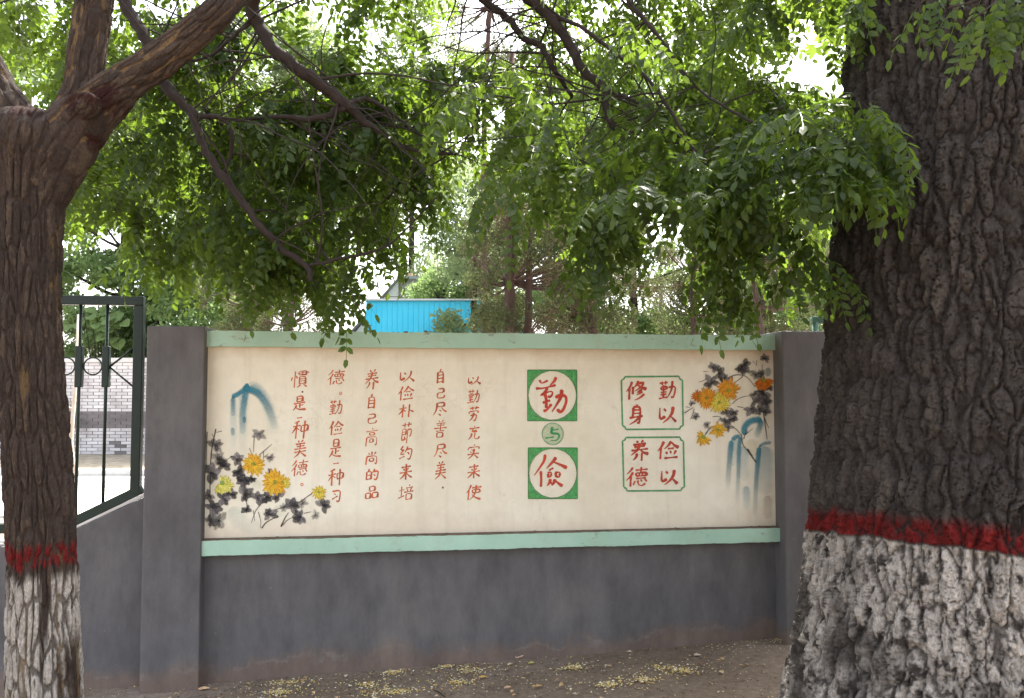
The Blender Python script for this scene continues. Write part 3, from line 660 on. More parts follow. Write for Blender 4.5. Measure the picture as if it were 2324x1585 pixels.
pline(Z6, K6, [(9, (80, 600), (160, 550)), (6, (90, 545), (130, 556)), (7, (165, 560), (150, 620), (130, 655)), (7, (285, 292), (245, 325), (198, 337)), (5, (240, 245), (290, 246)), (9, (455, 298), (520, 272), (600, 280), (650, 330), (682, 378)), (8, (580, 285), (540, 320), (498, 345)), (7, (490, 290), (470, 328)),
    (7, (488, 522), (540, 475), (600, 455), (645, 455)), (7, (530, 545), (570, 550), (600, 562)), (7, (320, 630), (360, 627), (392, 634)), (6, (392, 640), (368, 665), (360, 700)), (11, (258, 785), (290, 735), (335, 710), (385, 703)),
    (9, (485, 714), (530, 742), (565, 792)), (10, (565, 780), (575, 870), (630, 930)), (20, (615, 905), (650, 960), (692, 1022)), (8, (585, 822), (600, 775), (610, 740)), (7, (600, 785), (665, 728)), (12, (735, 500), (760, 640), (785, 825)), (6, (742, 185), (742, 262)), (6, (695, 150), (695, 200)), (5, (660, 155), (690, 190)), (8, (760, 640), (800, 730))], 'painted_stem', (.07, .045, .035))
for a in [(325, 215, 46, .8), (375, 262, 60, .85), (310, 345, 66, .9), (425, 310, 46, .8), (590, 190, 50, .85), (560, 225, 40, .9), (605, 245, 42, .75), (690, 270, 50, .55), (765, 140, 44, .8), (730, 270, 38, .6), (750, 430, 66, 1), (670, 440, 34, .65), (700, 500, 56, .95), (645, 565, 54, .95),
          (715, 570, 44, .9), (785, 520, 54, .95), (435, 600, 48, .75), (500, 590, 44, .8), (490, 645, 38, .85), (425, 675, 44, .85), (458, 725, 38, .85), (145, 520, 28, .7), (182, 632, 34, .65), (280, 700, 34, .5), (785, 595, 32, .8), (800, 390, 30, .9)]: pleaf(Z6, K6, *a)
pflower(Z6, K6, 195, 458, 60, RO, OR, 16, thin=True); pflower(Z6, K6, 270, 468, 100, OR, OY, 24, thin=True); pflower(Z6, K6, 450, 405, 108, OR, OY, 22, thin=True); pflower(Z6, K6, 375, 512, 98, YE, LE, 24, thin=True)
pflower(Z6, K6, 750, 320, 90, RO, OR, 12, (.1, 3.0)); pflower(Z6, K6, 745, 350, 60, OR, OR, 9, (-3.0, -.3))
pflower(Z6, K6, 368, 745, 80, YE, OY, 7); pflower(Z6, K6, 245, 800, 86, YE, OY, 5, (.5, 2.9)); pflower(Z6, K6, 235, 800, 55, YE, OY, 4, (2.6, 4.9))

# ------------------------------------------------------------------ bark covered trunks
def crom(pts, n):
    pts = np.asarray(pts, float); m = len(pts); seg = np.linalg.norm(np.diff(pts[:, :3], axis=0), axis=1); d = np.concatenate([[0], np.cumsum(seg)])
    t = np.linspace(0, d[-1], n); k = np.clip(np.searchsorted(d, t, side='right') - 1, 0, m - 2); f = ((t - d[k]) / (d[k + 1] - d[k]))[:, None]
    p0, p1, p2, p3 = pts[np.maximum(k - 1, 0)], pts[k], pts[k + 1], pts[np.minimum(k + 2, m - 1)]
    return .5 * ((2 * p1) + (-p0 + p2) * f + (2 * p0 - 5 * p1 + 4 * p2 - p3) * f ** 2 + (-p0 + 3 * p1 - 3 * p2 + p3) * f ** 3), t
def bark_tube(path, nu, nv, cw, chh, depth, colfn, focus=0.0, seed=0.0, warp=.35, lump=.05, edge=.28, rough=False):
    """path of (x,y,z,r); plates cw wide and chh high; colfn(P, hgt, cid, a, v) -> colours"""
    C, t = crom(path, nv); c = C[:, :3]; r = C[:, 3]
    T = np.gradient(c, axis=0); T /= np.linalg.norm(T, axis=1)[:, None]
    ref = np.array([0, 1.0, 0]); U = np.cross(ref, T); U /= np.linalg.norm(U, axis=1)[:, None]; W = np.cross(T, U)   # W roughly +y (away)
    q = np.linspace(-1, 1, nu, endpoint=False); a = math.pi * (q - focus * np.sin(math.pi * q) / math.pi)
    # a = 0 faces the viewer (-W)
    aa, tt = np.meshgrid(a, t); rr = r[:, None] * np.ones_like(aa); R0 = float(np.median(r))
    u = aa * R0; wx = u + (fbm(u / cw * .9 + 7, tt / chh * .9, seed, 3) - .45) * cw * warp * 3; 
    wy = tt + (fbm(u / cw * .7, tt / chh * .7 + 31, seed + 2, 3) - .45) * chh * warp * 2
    if rough:
        wx = wx + (fbm(u / cw * 1.2, tt / cw * .55, seed + 21, 4) - .45) * cw * 1.3; wy = wy + (fbm(u / cw * 2.2, tt / cw * 1.0 + 9, seed + 22, 3) - .45) * cw * 1.0
    f1, f2, cid = voro(wx / cw, wy / chh, seed); e = f2 - f1
    ew = edge * (.45 + 1.5 * fbm(u / cw * .8, tt / chh * 1.5, seed + 30, 3)) if rough else edge
    hgt = sstep(.0, 1.0, e / ew)
    g1, g2, cid2 = voro(wx / cw * (1.5 if rough else 2.3), wy / chh * (3.4 if rough else 2.6), seed + 4); hh = sstep(0, .3, g2 - g1)
    fine = fbm(u / cw * 5, tt / chh * 9, seed + 8, 4)
    ht = hgt * (.62 + .38 * cid) * (.78 + .22 * hh) + (fine - .45) * .35
    if rough:
        ridge = np.clip(e / (ew * 1.5), 0, 1) ** .7
        k1, k2, cid3 = voro(wx / cw * 3.1 + 3, wy / chh * 8.5, seed + 14)
        ht = ridge * (.52 + .22 * cid + .26 * cid2 + .16 * cid3) * (.56 + .44 * sstep(0, .07, g2 - g1)) * (.80 + .20 * sstep(0, .09, k2 - k1)) + (fine - .45) * .34; hgt = ridge
    big = (fbm(aa * 1.3 + 3, tt * 1.1, seed + 12, 3) - .45) * lump * 2
    rad = rr * (1 + big) + (ht - .6) * depth
    Pp = c[:, None, :] + (U[:, None, :] * np.sin(aa)[..., None] - W[:, None, :] * np.cos(aa)[..., None]) * rad[..., None]
    col = colfn(Pp, ht, hgt, cid, cid2, fine, aa, tt)
    i = np.arange(nv - 1)[:, None] * nu; j = np.arange(nu)[None]; k = (j + 1) % nu
    F = np.stack([i + j, i + k, i + nu + k, i + nu + j], -1).reshape(-1, 4)
    return Pp.reshape(-1, 3), F, col.reshape(-1, 3)
def lerp(a, b, t): return a + (np.asarray(b) - a) * t[..., None]

# the large trunk on the right
BD = 3.2; ctr = lambda x, y: P(x, y, BD)
big_tree = thing('poplar_tree', 'huge dark furrowed tree trunk with red painted ring and whitewashed foot at the right', 'tree', (P(2230, 1585, BD).x, BD, float(gz(1.9, 3.2))))
b0 = np.array(big_tree.location)
def bp(x0, y, xc=2235):
    c = P(xc, y, BD); return (c.x - b0[0], 0.0, c.z - b0[2])
bpath = []
for y, le in ((1800, 1730), (1660, 1790), (1585, 1812), (1480, 1828), (1350, 1843), (1200, 1858), (1000, 1870), (800, 1886), (600, 1902), (400, 1917), (200, 1929), (0, 1937), (-300, 1930), (-700, 1938), (-1200, 1950)):
    xc = 2240; half = (xc - le) / FOC                          # tangent half width
    cx, cz = ctr(xc, y).x, ctr(xc, y).z
    r = half * BD / math.sqrt(1 + half * half) * 1.005
    bpath.append((cx - b0[0], 0, cz - b0[2], r))
def big_col(Pp, ht, hgt, cid, cid2, fine, aa, tt):
    z = Pp[..., 2] + b0[2]; x = Pp[..., 0]
    base = np.array([.092, .077, .066]) * (.62 + .4 * cid[..., None] + .4 * cid2[..., None]) 
    base = lerp(base, np.array([.24, .185, .13]), np.clip(sstep(.68, .95, ht) * sstep(.52, .8, cid) * (.15 + .65 * sstep(-.3, .7, aa)), 0, 1))  # pale flakes increase to the right, painting the lighter lit side into the bark
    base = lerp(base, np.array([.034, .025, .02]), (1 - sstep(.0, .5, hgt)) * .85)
    # painted ring and whitewash: real paint, thin on ridge flanks, none in the cracks
    zr = .957 + .082 * np.sin(aa * 1.3 - .5) * -1 + (fbm(aa * 9, tt * 0 + 2, 3, 3) - .45) * .035
    inr = sstep(zr - .066, zr - .058, z) * (1 - sstep(zr - .01, zr + .04, z)) * sstep(.0, .3, ht) * (.6 + .4 * sstep(.25, .6, fine + cid2 * .25))
    red = np.array([.25, .018, .016]) * (.6 + .6 * cid2[..., None])
    base = lerp(base, red, inr)
    wv = fbm(aa * 4 + 5, tt * 3.2, 21, 4); speck = fbm(aa * 38, tt * 26, 31, 4)
    cover = 1 - sstep(zr - .074, zr - .062, z)
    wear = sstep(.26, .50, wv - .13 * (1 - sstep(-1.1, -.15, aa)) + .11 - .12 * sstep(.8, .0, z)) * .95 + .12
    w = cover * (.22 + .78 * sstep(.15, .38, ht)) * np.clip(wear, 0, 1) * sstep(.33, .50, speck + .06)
    wh = np.array([.78, .69, .59]) * (.75 + .35 * cid2[..., None])
    return lerp(base, wh, np.clip(w, 0, 1) * .95)
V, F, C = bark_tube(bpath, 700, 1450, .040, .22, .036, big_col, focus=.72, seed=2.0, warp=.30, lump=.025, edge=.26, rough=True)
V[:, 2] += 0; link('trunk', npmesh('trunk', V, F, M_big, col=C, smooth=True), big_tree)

# the locust tree on the left
LD = 2.7
loc_tree = thing('locust_tree', 'forked locust tree at the left, red ring and whitewashed foot, leafy boughs over the wall', 'tree', (P(100, 1585, LD).x, LD, float(gz(-1.6, 2.7))))
l0 = np.array(loc_tree.location)
def lp(x, y, r, d=LD, rd=None):
    p = P(x, y, d); return (p.x - l0[0], p.y - l0[1], p.z - l0[2], r * d / FOC)
def loc_col(wash=True, rust=None):
    def f(Pp, ht, hgt, cid, cid2, fine, aa, tt):
        z = Pp[..., 2] + l0[2]
        base = np.array([.088, .062, .048]) * (.75 + .55 * cid[..., None])
        base = lerp(base, np.array([.30, .19, .085]), (1 - sstep(.15, .6, hgt)) * sstep(.5, .62, fbm(aa * 3, tt * 2.5, 5, 3)) * .8)
        base = lerp(base, np.array([.20, .14, .09]), sstep(.55, .8, cid2) * sstep(.5, .8, ht) * .5)
        if wash:
            zr = .987 + (fbm(aa * 8, tt * 0 + 2, 3, 3) - .45) * .06
            inr = sstep(zr - .068, zr - .05, z) * (1 - sstep(zr - .01, zr + .02, z)) * sstep(.0, .32, ht) * (.5 + .5 * sstep(.3, .55, fine + cid2 * .2))
            base = lerp(base, np.array([.24, .016, .014]), inr)
            wv = fbm(aa * 3.2 + 9, tt * 2.0, 41, 4); speck = fbm(aa * 30, tt * 30, 31, 4)
            w = (1 - sstep(zr - .12, zr - .075, z)) * (.25 + .75 * sstep(.22, .5, ht)) * sstep(.38, .52, wv + .05) * sstep(.26, .46, speck + .09)
            base = lerp(base, np.array([.85, .77, .66]), np.clip(w, 0, 1) * .88)
        if rust is not None:
            for (px, py, pz, pr) in rust:
                d = np.sqrt((Pp[..., 0] - px) ** 2 + (Pp[..., 2] - pz) ** 2); base = lerp(base, np.array([.055, .014, .010]), (1 - sstep(pr * .5, pr, d + (fine - .45) * pr * 1.2)) * .8)
        return base
    return f
rust = [lp(95, 262, 42), lp(200, 250, 34), lp(255, 235, 40), lp(225, 330, 22)]
rust = [(a, b, c, d) for a, b, c, d in rust]
tubes = [bark_tube([lp(106, 2000, 92), lp(104, 1800, 84), lp(102, 1585, 76), lp(98, 1420, 73), lp(96, 1280, 70), lp(90, 1100, 70), lp(78, 900, 67), lp(68, 720, 66), lp(66, 560, 68), lp(70, 430, 75), lp(78, 350, 96), lp(84, 300, 96), lp(88, 268, 70), lp(90, 252, 25)],
                   260, 720, .024, .13, .013, loc_col(True, rust), focus=.6, seed=6.0, warp=.34, lump=.07, edge=.35)]
tubes.append(bark_tube([lp(62, 520, 48), lp(92, 430, 62), lp(136, 345, 68), lp(186, 275, 62), lp(243, 224, 50), lp(300, 178, 41), lp(345, 150, 40), lp(400, 108, 37), lp(455, 62, 36), lp(505, 15, 34), lp(570, -70, 32, 2.8), lp(680, -200, 30, 3.0), lp(860, -300, 26, 3.2), lp(1060, -280, 22, 3.4), lp(1200, -180, 14, 3.5)], 140, 520, .024, .12, .009, loc_col(False, rust), focus=.5, seed=8.0, warp=.34, lump=.06, edge=.35))
tubes.append(bark_tube([lp(110, 400, 50), lp(150, 320, 58), lp(178, 250, 50), lp(190, 200, 42), lp(198, 120, 40), lp(208, 50, 40), lp(222, -40, 39), lp(250, -220, 34), lp(200, -500, 26, 2.8)], 130, 320, .024, .12, .009, loc_col(False, rust), focus=.5, seed=9.0, warp=.34, lump=.06, edge=.35))
tubes.append(bark_tube([lp(70, 400, 50), lp(50, 325, 62), lp(26, 262, 50), lp(0, 205, 38), lp(-38, 130, 34), lp(-160, -40, 30), lp(-300, -300, 24)], 120, 260, .024, .12, .009, loc_col(False, rust), focus=.5, seed=10.0, warp=.34, lump=.06, edge=.35))
tubes.append(bark_tube([lp(188, 262, 16, 2.66), lp(200, 242, 26, 2.61), lp(203, 226, 24, 2.59), lp(205, 216, 20, 2.585), lp(206, 213, 4, 2.585)], 60, 60, .02, .05, .007, loc_col(False, rust), seed=12.0))
for i_, (nm_, (V, F, C)) in enumerate(zip(('trunk', 'limb', 'limb', 'limb', 'sawn_stub'), tubes)): link(nm_, npmesh(nm_, V, F, M_loc, col=C, smooth=True), loc_tree)

# boughs seen in front of the sky: (x, y, radius, depth)
B1 = [(240, -60, 17, 3.1), (290, 20, 17, 3.1), (335, 95, 16, 3.1), (355, 150, 15, 3.1), (385, 205, 14, 3.12), (440, 262, 13, 3.15), (452, 310, 12, 3.15), (485, 370, 12, 3.15), (530, 430, 11, 3.15), (580, 500, 10, 3.15), (645, 570, 9, 3.2), (695, 603, 8, 3.2), (705, 640, 6, 3.2)]
B2 = [(565, -90, 22, 3.0), (572, -20, 20, 3.05), (582, 45, 19, 3.1), (625, 115, 18, 3.1), (680, 160, 17, 3.12), (735, 195, 16, 3.15), (785, 238, 14, 3.2), (840, 285, 9, 3.25), (900, 325, 7, 3.3), (960, 345, 5, 3.35), (1040, 350, 4, 3.4)]
B3 = [(780, 240, 12, 3.2), (745, 262, 9, 3.2), (700, 272, 8, 3.2), (640, 266, 6, 3.25), (560, 272, 5, 3.3), (500, 285, 4, 3.3)]
B4 = [(785, 238, 8, 3.2), (830, 225, 6, 3.25), (880, 250, 5, 3.3), (925, 290, 4, 3.35)]
B5 = [(1040, -80, 11, 3.6), (1085, -10, 11, 3.6), (1150, 38, 10, 3.6), (1180, 80, 9, 3.6), (1225, 105, 8, 3.6), (1255, 155, 7, 3.6), (1300, 220, 5, 3.7)]
B6 = [(1130, -90, 16, 3.5), (1185, -20, 16, 3.5), (1245, 35, 15, 3.5), (1290, 95, 14, 3.5), (1325, 160, 12, 3.5), (1375, 205, 11, 3.5), (1375, 235, 9, 3.5), (1388, 280, 9, 3.5), (1412, 305, 7, 3.5), (1480, 350, 5, 3.4)]
B7 = [(1245, 35, 6, 3.5), (1310, 58, 5.5, 3.45), (1390, 115, 5, 3.4), (1480, 190, 5, 3.3), (1570, 330, 4, 3.2), (1640, 420, 3, 3.2)]
B8 = [(1380, -60, 6, 3.5), (1440, 20, 6, 3.45), (1500, 90, 5, 3.4), (1560, 180, 4, 3.3), (1640, 240, 4, 3.1), (1760, 300, 3.5, 2.9), (1850, 310, 2.5, 2.7)]
B9 = [(700, 603, 5, 3.2), (760, 590, 4.5, 3.25), (830, 575, 4, 3.3), (890, 550, 2.5, 3.3), (960, 480, 2, 3.3), (1000, 440, 1.5, 3.3)]
B10 = [(1395, 212, 7, 3.5), (1450, 235, 5, 3.45), (1530, 300, 4, 3.4), (1600, 360, 3.5, 3.3)]
B11 = [(450, 265, 8, 3.15), (500, 268, 7, 3.15), (525, 300, 6, 3.15), (520, 360, 5, 3.2), (500, 420, 3, 3.2)]
B12 = [(1290, 330, 4, 3.4), (1300, 400, 5, 3.4), (1320, 440, 4, 3.4), (1345, 500, 3, 3.4)]
B13 = [(580, 45, 6, 3.1), (540, 75, 5, 3.1), (470, 130, 4, 3.2), (400, 140, 3, 3.2)]
BOUGHS = [B1, B2, B3, B4, B5, B6, B7, B8, B9, B10, B11, B12, B13]
nodes = []                                           # (x,y,z,r) world, used to hang twigs from
off = Vector(l0)
for bb in BOUGHS:
    m = MB()
    c, _ = crom([(*P(x, y, d), r * .86 * d / FOC) for x, y, r, d in bb], len(bb) * 5)
    c[:, :3] += (rng.random((len(c), 3)) - .5) * .012 * np.minimum(1, c[:, 3:4] / .015)
    m.tube([Vector(p[:3]) - off for p in c], [p[3] * rnd.uniform(.9, 1.1) for p in c], 8)
    nodes += [tuple(p) for p in c]
    m.build('bough', M_twig, loc_tree, smooth=True)

# ------------------------------------------------------------------ compound leaves
def compound(nl, L, droop, seed, wid=.52):
    """one pinnate leaf along +X, upper side +Z; returns verts, quads"""
    r = random.Random(seed); v = []; f = []
    pos = lambda u: (L * u * (1 - .12 * droop * u), 0, -L * droop * u * u * .6)
    def leaflet(bx, ang, l, tip=False):
        dx, dy = math.cos(ang), math.sin(ang); px, py = -dy, dx; w = l * wid * .5; b = len(v); dr = r.uniform(.35, 1.0) * l; l = l * .92; cosd = 1 / math.sqrt(1 + (dr / l) ** 2); tw = r.uniform(-.5, .5)
        def pt(t, s, up): return (bx[0] + dx * l * cosd * t + px * w * s, bx[1] + dy * l * cosd * t + py * w * s, bx[2] - dr * cosd * t ** 1.2 + up * w * .6 + tw * w * s)
        v.extend([pt(0, 0, 0), pt(.20, .80, .22), pt(.66, .88, .26), pt(1, 0, 0), pt(.66, -.88, .26), pt(.20, -.80, .22), pt(.5, 0, 0)])
        f.extend([(b, b + 5, b + 6, b + 1), (b + 1, b + 6, b + 3, b + 2), (b + 5, b + 4, b + 3, b + 6)])
    k = nl // 2
    for i in range(k):
        u = .16 + .8 * i / k; l = L * .235 * (1 - .25 * abs(u - .5)) * r.uniform(.88, 1.1)
        for s in (-1, 1): leaflet(pos(u + r.uniform(-.02, .02)), s * r.uniform(.95, 1.3), l)
    leaflet(pos(1.0), r.uniform(-.15, .15), L * .22)
    # rachis
    b = len(v); q = L * .006
    for u in (0, .33, .66, 1.0):
        x, y, z = pos(u); v.extend([(x, -q, z), (x, q, z)])
    for i in range(3): f.append((b + 2 * i, b + 2 * i + 1, b + 2 * i + 3, b + 2 * i + 2))
    return np.array(v), np.array(f)
VAR = [compound(rnd.choice([9, 11, 11, 13]), .20, rnd.uniform(.2, .9), i) for i in range(10)]
VARMESH = []
for i, (v, f) in enumerate(VAR):
    VARMESH.append(npmesh('leaf', v, f, M_leaf, rndattr=np.full(len(v), (i * .37) % 1 * .8)))
def rot_frame(d, up):
    d = d / np.linalg.norm(d); y = np.cross(up, d); y /= (np.linalg.norm(y) + 1e-9); z = np.cross(d, y); return np.stack([d, y, z], 1)
class Foliage:
    def __init__(s, origin): s.o = np.array(origin); s.items = []
    def leaf(s, p, d, up, sc=1.0): s.items.append((np.array(p, float), rot_frame(np.array(d, float), np.array(up, float)), sc, rnd.randrange(len(VAR))))
    def build(s, parent, nparts, mat=M_leaf, far=False):
        its = sorted(s.items, key=lambda q: q[0][1] if (-50 < CX + FOC * q[0][0] / max(q[0][1], .1) < 2374 and (q[0][2] - CAMZ) / max(q[0][1], .1) < .47) else 99)
        for p, R, sc_, k in its[:nparts]:
            o = link('leaf', VARMESH[k], parent); M_ = Matrix(((R * sc_).tolist())).to_4x4(); M_.translation = Vector(p - s.o); o.matrix_local = M_
        Vs, Fs, Rs, off_ = [], [], [], 0
        rest = its[nparts:]
        for k in range(len(VAR)):
            g = [q for q in rest if q[3] == k]
            if not g: continue
            Rm = np.stack([q[1] * q[2] for q in g]); pp = np.stack([q[0] for q in g]) - s.o
            v, f = VAR[k]; VV = np.einsum('nij,vj->nvi', Rm, v) + pp[:, None]; n = len(g)
            Vs.append(VV.reshape(-1, 3)); Fs.append((f[None] + (np.arange(n) * len(v))[:, None, None]).reshape(-1, 4) + off_); off_ += n * len(v)
            Rs.append(np.repeat(rng.random(n) * .8, len(v)))
        o = link('foliage', npmesh('foliage', np.concatenate(Vs), np.concatenate(Fs), mat, rndattr=np.concatenate(Rs)), parent, 'stuff'); return o
def inframe(x, y):
    return 0 < x < 2324 and 0 < y < 1585
BX = [-200, 0, 150, 200, 260, 320, 420, 500, 560, 640, 700, 760, 820, 860, 900, 950, 1000, 1050, 1150, 1250, 1300, 1330, 1400, 1450, 1500, 1560, 1600, 1640, 1660, 1700, 1740, 1780, 1830, 1860, 1885, 1905, 1960]
BY = [200, 190, 590, 600, 580, 640, 680, 660, 680, 665, 680, 690, 640, 570, 530, 470, 450, 460, 480, 500, 560, 630, 580, 490, 480, 520, 640, 730, 690, 600, 570, 640, 690, 670, 560, 480, 300]
holes = [(1110, 25, 125, 95, 1.), (1850, 60, 75, 75, .85), (700, 60, 60, 40, .6), (1480, 90, 60, 40, .6), (560, 160, 45, 35, .5), (1075, 285, 55, 70, .96), (920, 60, 90, 75, .9), (1810, 130, 105, 95, .75), (925, 430, 55, 35, .9), (1000, 560, 110, 80, 1.), (215, 415, 28, 55, .85), (60, 60, 50, 50, .4), (1640, 60, 60, 40, .5), (300, 30, 80, 60, .5), (1130, 200, 40, 60, .7)]
twigs = MB(); fol = Foliage(l0)
NP = np.array([n[:4] for n in nodes])
targets = []
tries = 0
while len(targets) < 860 and tries < 60000:
    tries += 1
    x = rnd.uniform(-160, 1940); y = rnd.uniform(-420, 740); b = np.interp(x, BX, BY) - (72 if 330 < x < 860 else 74) - (62 if x < 330 else 0)
    if y > b: continue
    if x < 190 and y > 150 and x < 150: continue
    if y < 0 and rnd.random() < .55: continue
    if any(((x - a) / c) ** 2 + ((y - e) / f) ** 2 < 1 and rnd.random() < g for a, e, c, f, g in holes): continue
    d = rnd.uniform(2.95, 5.4) if rnd.random() < .75 else rnd.uniform(2.8, 3.6)
    if x < 330 and y < 330: d = rnd.uniform(3.1, 5.5)
    if y > 640: d = min(d, rnd.uniform(3.2, 3.9))
    if x > 1850: d = rnd.uniform(2.55, 3.0) if 150 < y < 330 else rnd.uniform(3.7, 5.2)
    if 1000 < x < 1880 and rnd.random() < .3: d = rnd.uniform(2.7, 3.3)
    if x < 1000: d = max(d, rnd.uniform(3.2, 3.9))
    if 1000 < x < 1700 and y < 330 and rnd.random() < .9: d = max(d, rnd.uniform(3.65, 4.6))
    dens = 1.0
    if y < 180 and 560 < x < 1000: dens = .7
    if rnd.random() > dens: continue
    targets.append(P(x, y, d))
rootp = np.array([n[:3] for n in nodes]); 
for i in range(330):                        # unseen crown above the frame, added to shade the leaves below
    targets.append(P(rnd.uniform(-700, 2300), rnd.uniform(-1500, -150), rnd.uniform(3.6, 7.5)))
for i in range(90):
    x, y = rnd.uniform(180, 1860), rnd.uniform(-100, 560)
    if y < np.interp(x, BX, BY) - 120 and not any(((x - a) / c) ** 2 + ((y - e) / f) ** 2 < 1 and rnd.random() < g for a, e, c, f, g in holes): targets.append(P(x, y, rnd.uniform(4.8, 6.6)))
tg = np.array(targets)
dmin = np.min(np.linalg.norm(tg[:, None] - rootp[None], axis=2), axis=1); order = np.argsort(dmin)
allp = [np.array(n[:3]) for n in nodes]; allr = [n[3] for n in nodes]; AP = np.array(allp)
for idx in order:
    t = tg[idx]; dd = np.linalg.norm(AP - t, axis=1) + .35 * np.maximum(0, t[2] - AP[:, 2]); k = int(np.argmin(dd)); s0 = AP[k]; L = np.linalg.norm(t - s0)
    mid = (s0 + t) / 2 + np.array([rnd.uniform(-.1, .1), rnd.uniform(-.1, .1), .10]) * L
    r0 = min(allr[k] * .7, .0045 + .004 * min(L, 1.0)); pts = [s0, s0 * .6 + mid * .4 + np.array([0, 0, .03 * L]), mid, mid * .4 + t * .6 + np.array([0, 0, .02 * L]), t]
    tip = t + np.array([rnd.uniform(-.18, .18), rnd.uniform(-.12, .12), rnd.uniform(-.20, .02)])
    C, _ = crom(np.array([list(p) + [r0 * (1 - .65 * i / 5)] for i, p in enumerate(pts + [tip])]), 11)
    twigs.tube([Vector(p[:3] - l0) for p in C], [max(p[3], .0012) for p in C], 4, caps=False)
    AP = np.vstack([AP, C[3:8:2, :3]]); allr += [p[3] for p in C[3:8:2]]
    # leaves along the outer part of the twig, drooping
    n = rnd.randint(7, 11); T = tip - mid; T /= np.linalg.norm(T)
    for i in range(n):
        u = (i + .5) / n; q = C[min(10, int(4 + 6 * u))][:3] + (rng.random(3) - .5) * .02
        side = np.cross(T, [0, 0, 1.0]); side /= np.linalg.norm(side) + 1e-9; side *= (1 if i % 2 else -1)
        d = T * rnd.uniform(.2, .8) + side * rnd.uniform(.5, 1.1) + np.array([rnd.uniform(-.2, .2), rnd.uniform(-.2, .2), rnd.uniform(-.75, .1)])
        up = np.array([rnd.gauss(0, .35), rnd.gauss(0, .35), 1.0]); fol.leaf(q, d, up, rnd.uniform(.75, 1.12))
    # terminal leaf
    fol.leaf(tip, T + np.array([0, 0, -.5]), np.array([rnd.gauss(0, .3), rnd.gauss(0, .3), 1.0]), rnd.uniform(.8, 1.1))
for i in range(170):
    n_ = NP[rnd.randrange(len(NP))]; s0 = n_[:3]
    if s0[2] > 4.2: continue
    ln = rnd.uniform(.3, 1.1); a = rnd.uniform(0, 6.28); dr_ = np.array([math.cos(a), -abs(rnd.gauss(0, .15)), math.sin(a) * .8 - .15]); pts = [s0]; q = s0
    for k in range(6): dr_ = dr_ + np.array([rnd.uniform(-.3, .3), rnd.uniform(-.1, .1), rnd.uniform(-.3, .22)]); dr_ /= np.linalg.norm(dr_); q = q + dr_ * ln / 6; pts.append(q)
    X, Z = CX + FOC * q[0] / q[1], HOR - FOC * (q[2] - CAMZ) / q[1]
    if Z > np.interp(X, BX, BY) or X > 1880: continue
    r0 = min(n_[3] * .7, rnd.uniform(.003, .006)); C, _ = crom(np.array([list(p) + [r0 * (1 - .8 * k / 6)] for k, p in enumerate(pts)]), 16)
    twigs.tube([Vector(p[:3] - l0) for p in C], [max(p[3], .001) for p in C], 5, caps=False)
twigs.build('twigs', M_twig, loc_tree, smooth=True, kind='stuff')
print('leaves', len(fol.items)); fol.build(loc_tree, 290)

# leafy twig hanging in front of the large trunk (part of that tree)
fol = Foliage(b0); o_ = Vector(b0)
for pts in ([(2380, -90, 2.35), (2300, -30, 2.3), (2220, 0, 2.3), (2150, 20, 2.3)], [(2380, -40, 2.3), (2330, 10, 2.3), (2290, 30, 2.3)], [(2300, -30, 2.3), (2240, 20, 2.25), (2200, 50, 2.25)], [(2200, -20, 2.3), (2120, -10, 2.3), (2080, 15, 2.3)], [(1990, -50, 2.5), (1950, -25, 2.5)]):
    q = [P(*a) for a in pts]; C, _ = crom([(*p, .003) for p in q], 12); tw = MB(); tw.tube([Vector(p[:3]) - o_ for p in C], .0025, 5); tw.build('hanging_twig', M_twig, big_tree, smooth=True)
    for i in range(2, 12, 2):
        d = (C[i, :3] - C[max(i - 2, 0), :3]); d /= np.linalg.norm(d)
        fol.leaf(C[i, :3], d * .5 + np.array([rnd.uniform(-.6, .6), rnd.uniform(-.3, .3), -rnd.uniform(.3, .9)]), np.array([rnd.gauss(0, .3), -.5, 1.0]), rnd.uniform(.7, .95))
fi = fol.items; fol.items = fi + fi[:1]; fol.build(big_tree, len(fi))

# broad lobed leaves of a plane tree high behind the right canopy
pt = thing('plane_tree', 'tree with broad lobed yellow-green leaves against the white sky, top right beside the trunk', 'tree', (3.4, 6.2, 0))
def lobed():
    n = 5; v = [(0, 0, 0)]; f = []; ang = np.linspace(-2.3, 2.3, n * 4 + 1)
    for i, a in enumerate(ang):
        k = i % 4; r = (1.0, .78, .5, .78)[(k + 2) % 4] * (1 - .12 * abs(a)); v.append((r * math.cos(a), r * math.sin(a), -.12 * r * r + .05 * (k == 2)))
    for i in range(len(ang) - 1): f.append((0, i + 1, i + 2))
    return np.array(v, float), np.array(f)
lv, lf = lobed(); lobme = npmesh('leaf', lv * .1, lf, M_leaf2, rndattr=np.full(len(lv), .5))
m = MB(); m.tube([(0, 0, -.1), (-.02, .05, 1.5), (.1, 0, 3.2), (0, .1, 5.5)], [.11, .10, .08, .05], 12); m.tube([(0.1, 0, 3.0), (-.5, -.1, 3.9), (-.8, -.3, 4.6)], [.04, .03, .015], 8); m.tube([(0.05, 0, 3.6), (-.3, .1, 4.6), (-.6, .1, 5.3)], [.03, .02, .01], 8)
m.build('trunk', M_twig, pt, smooth=True)
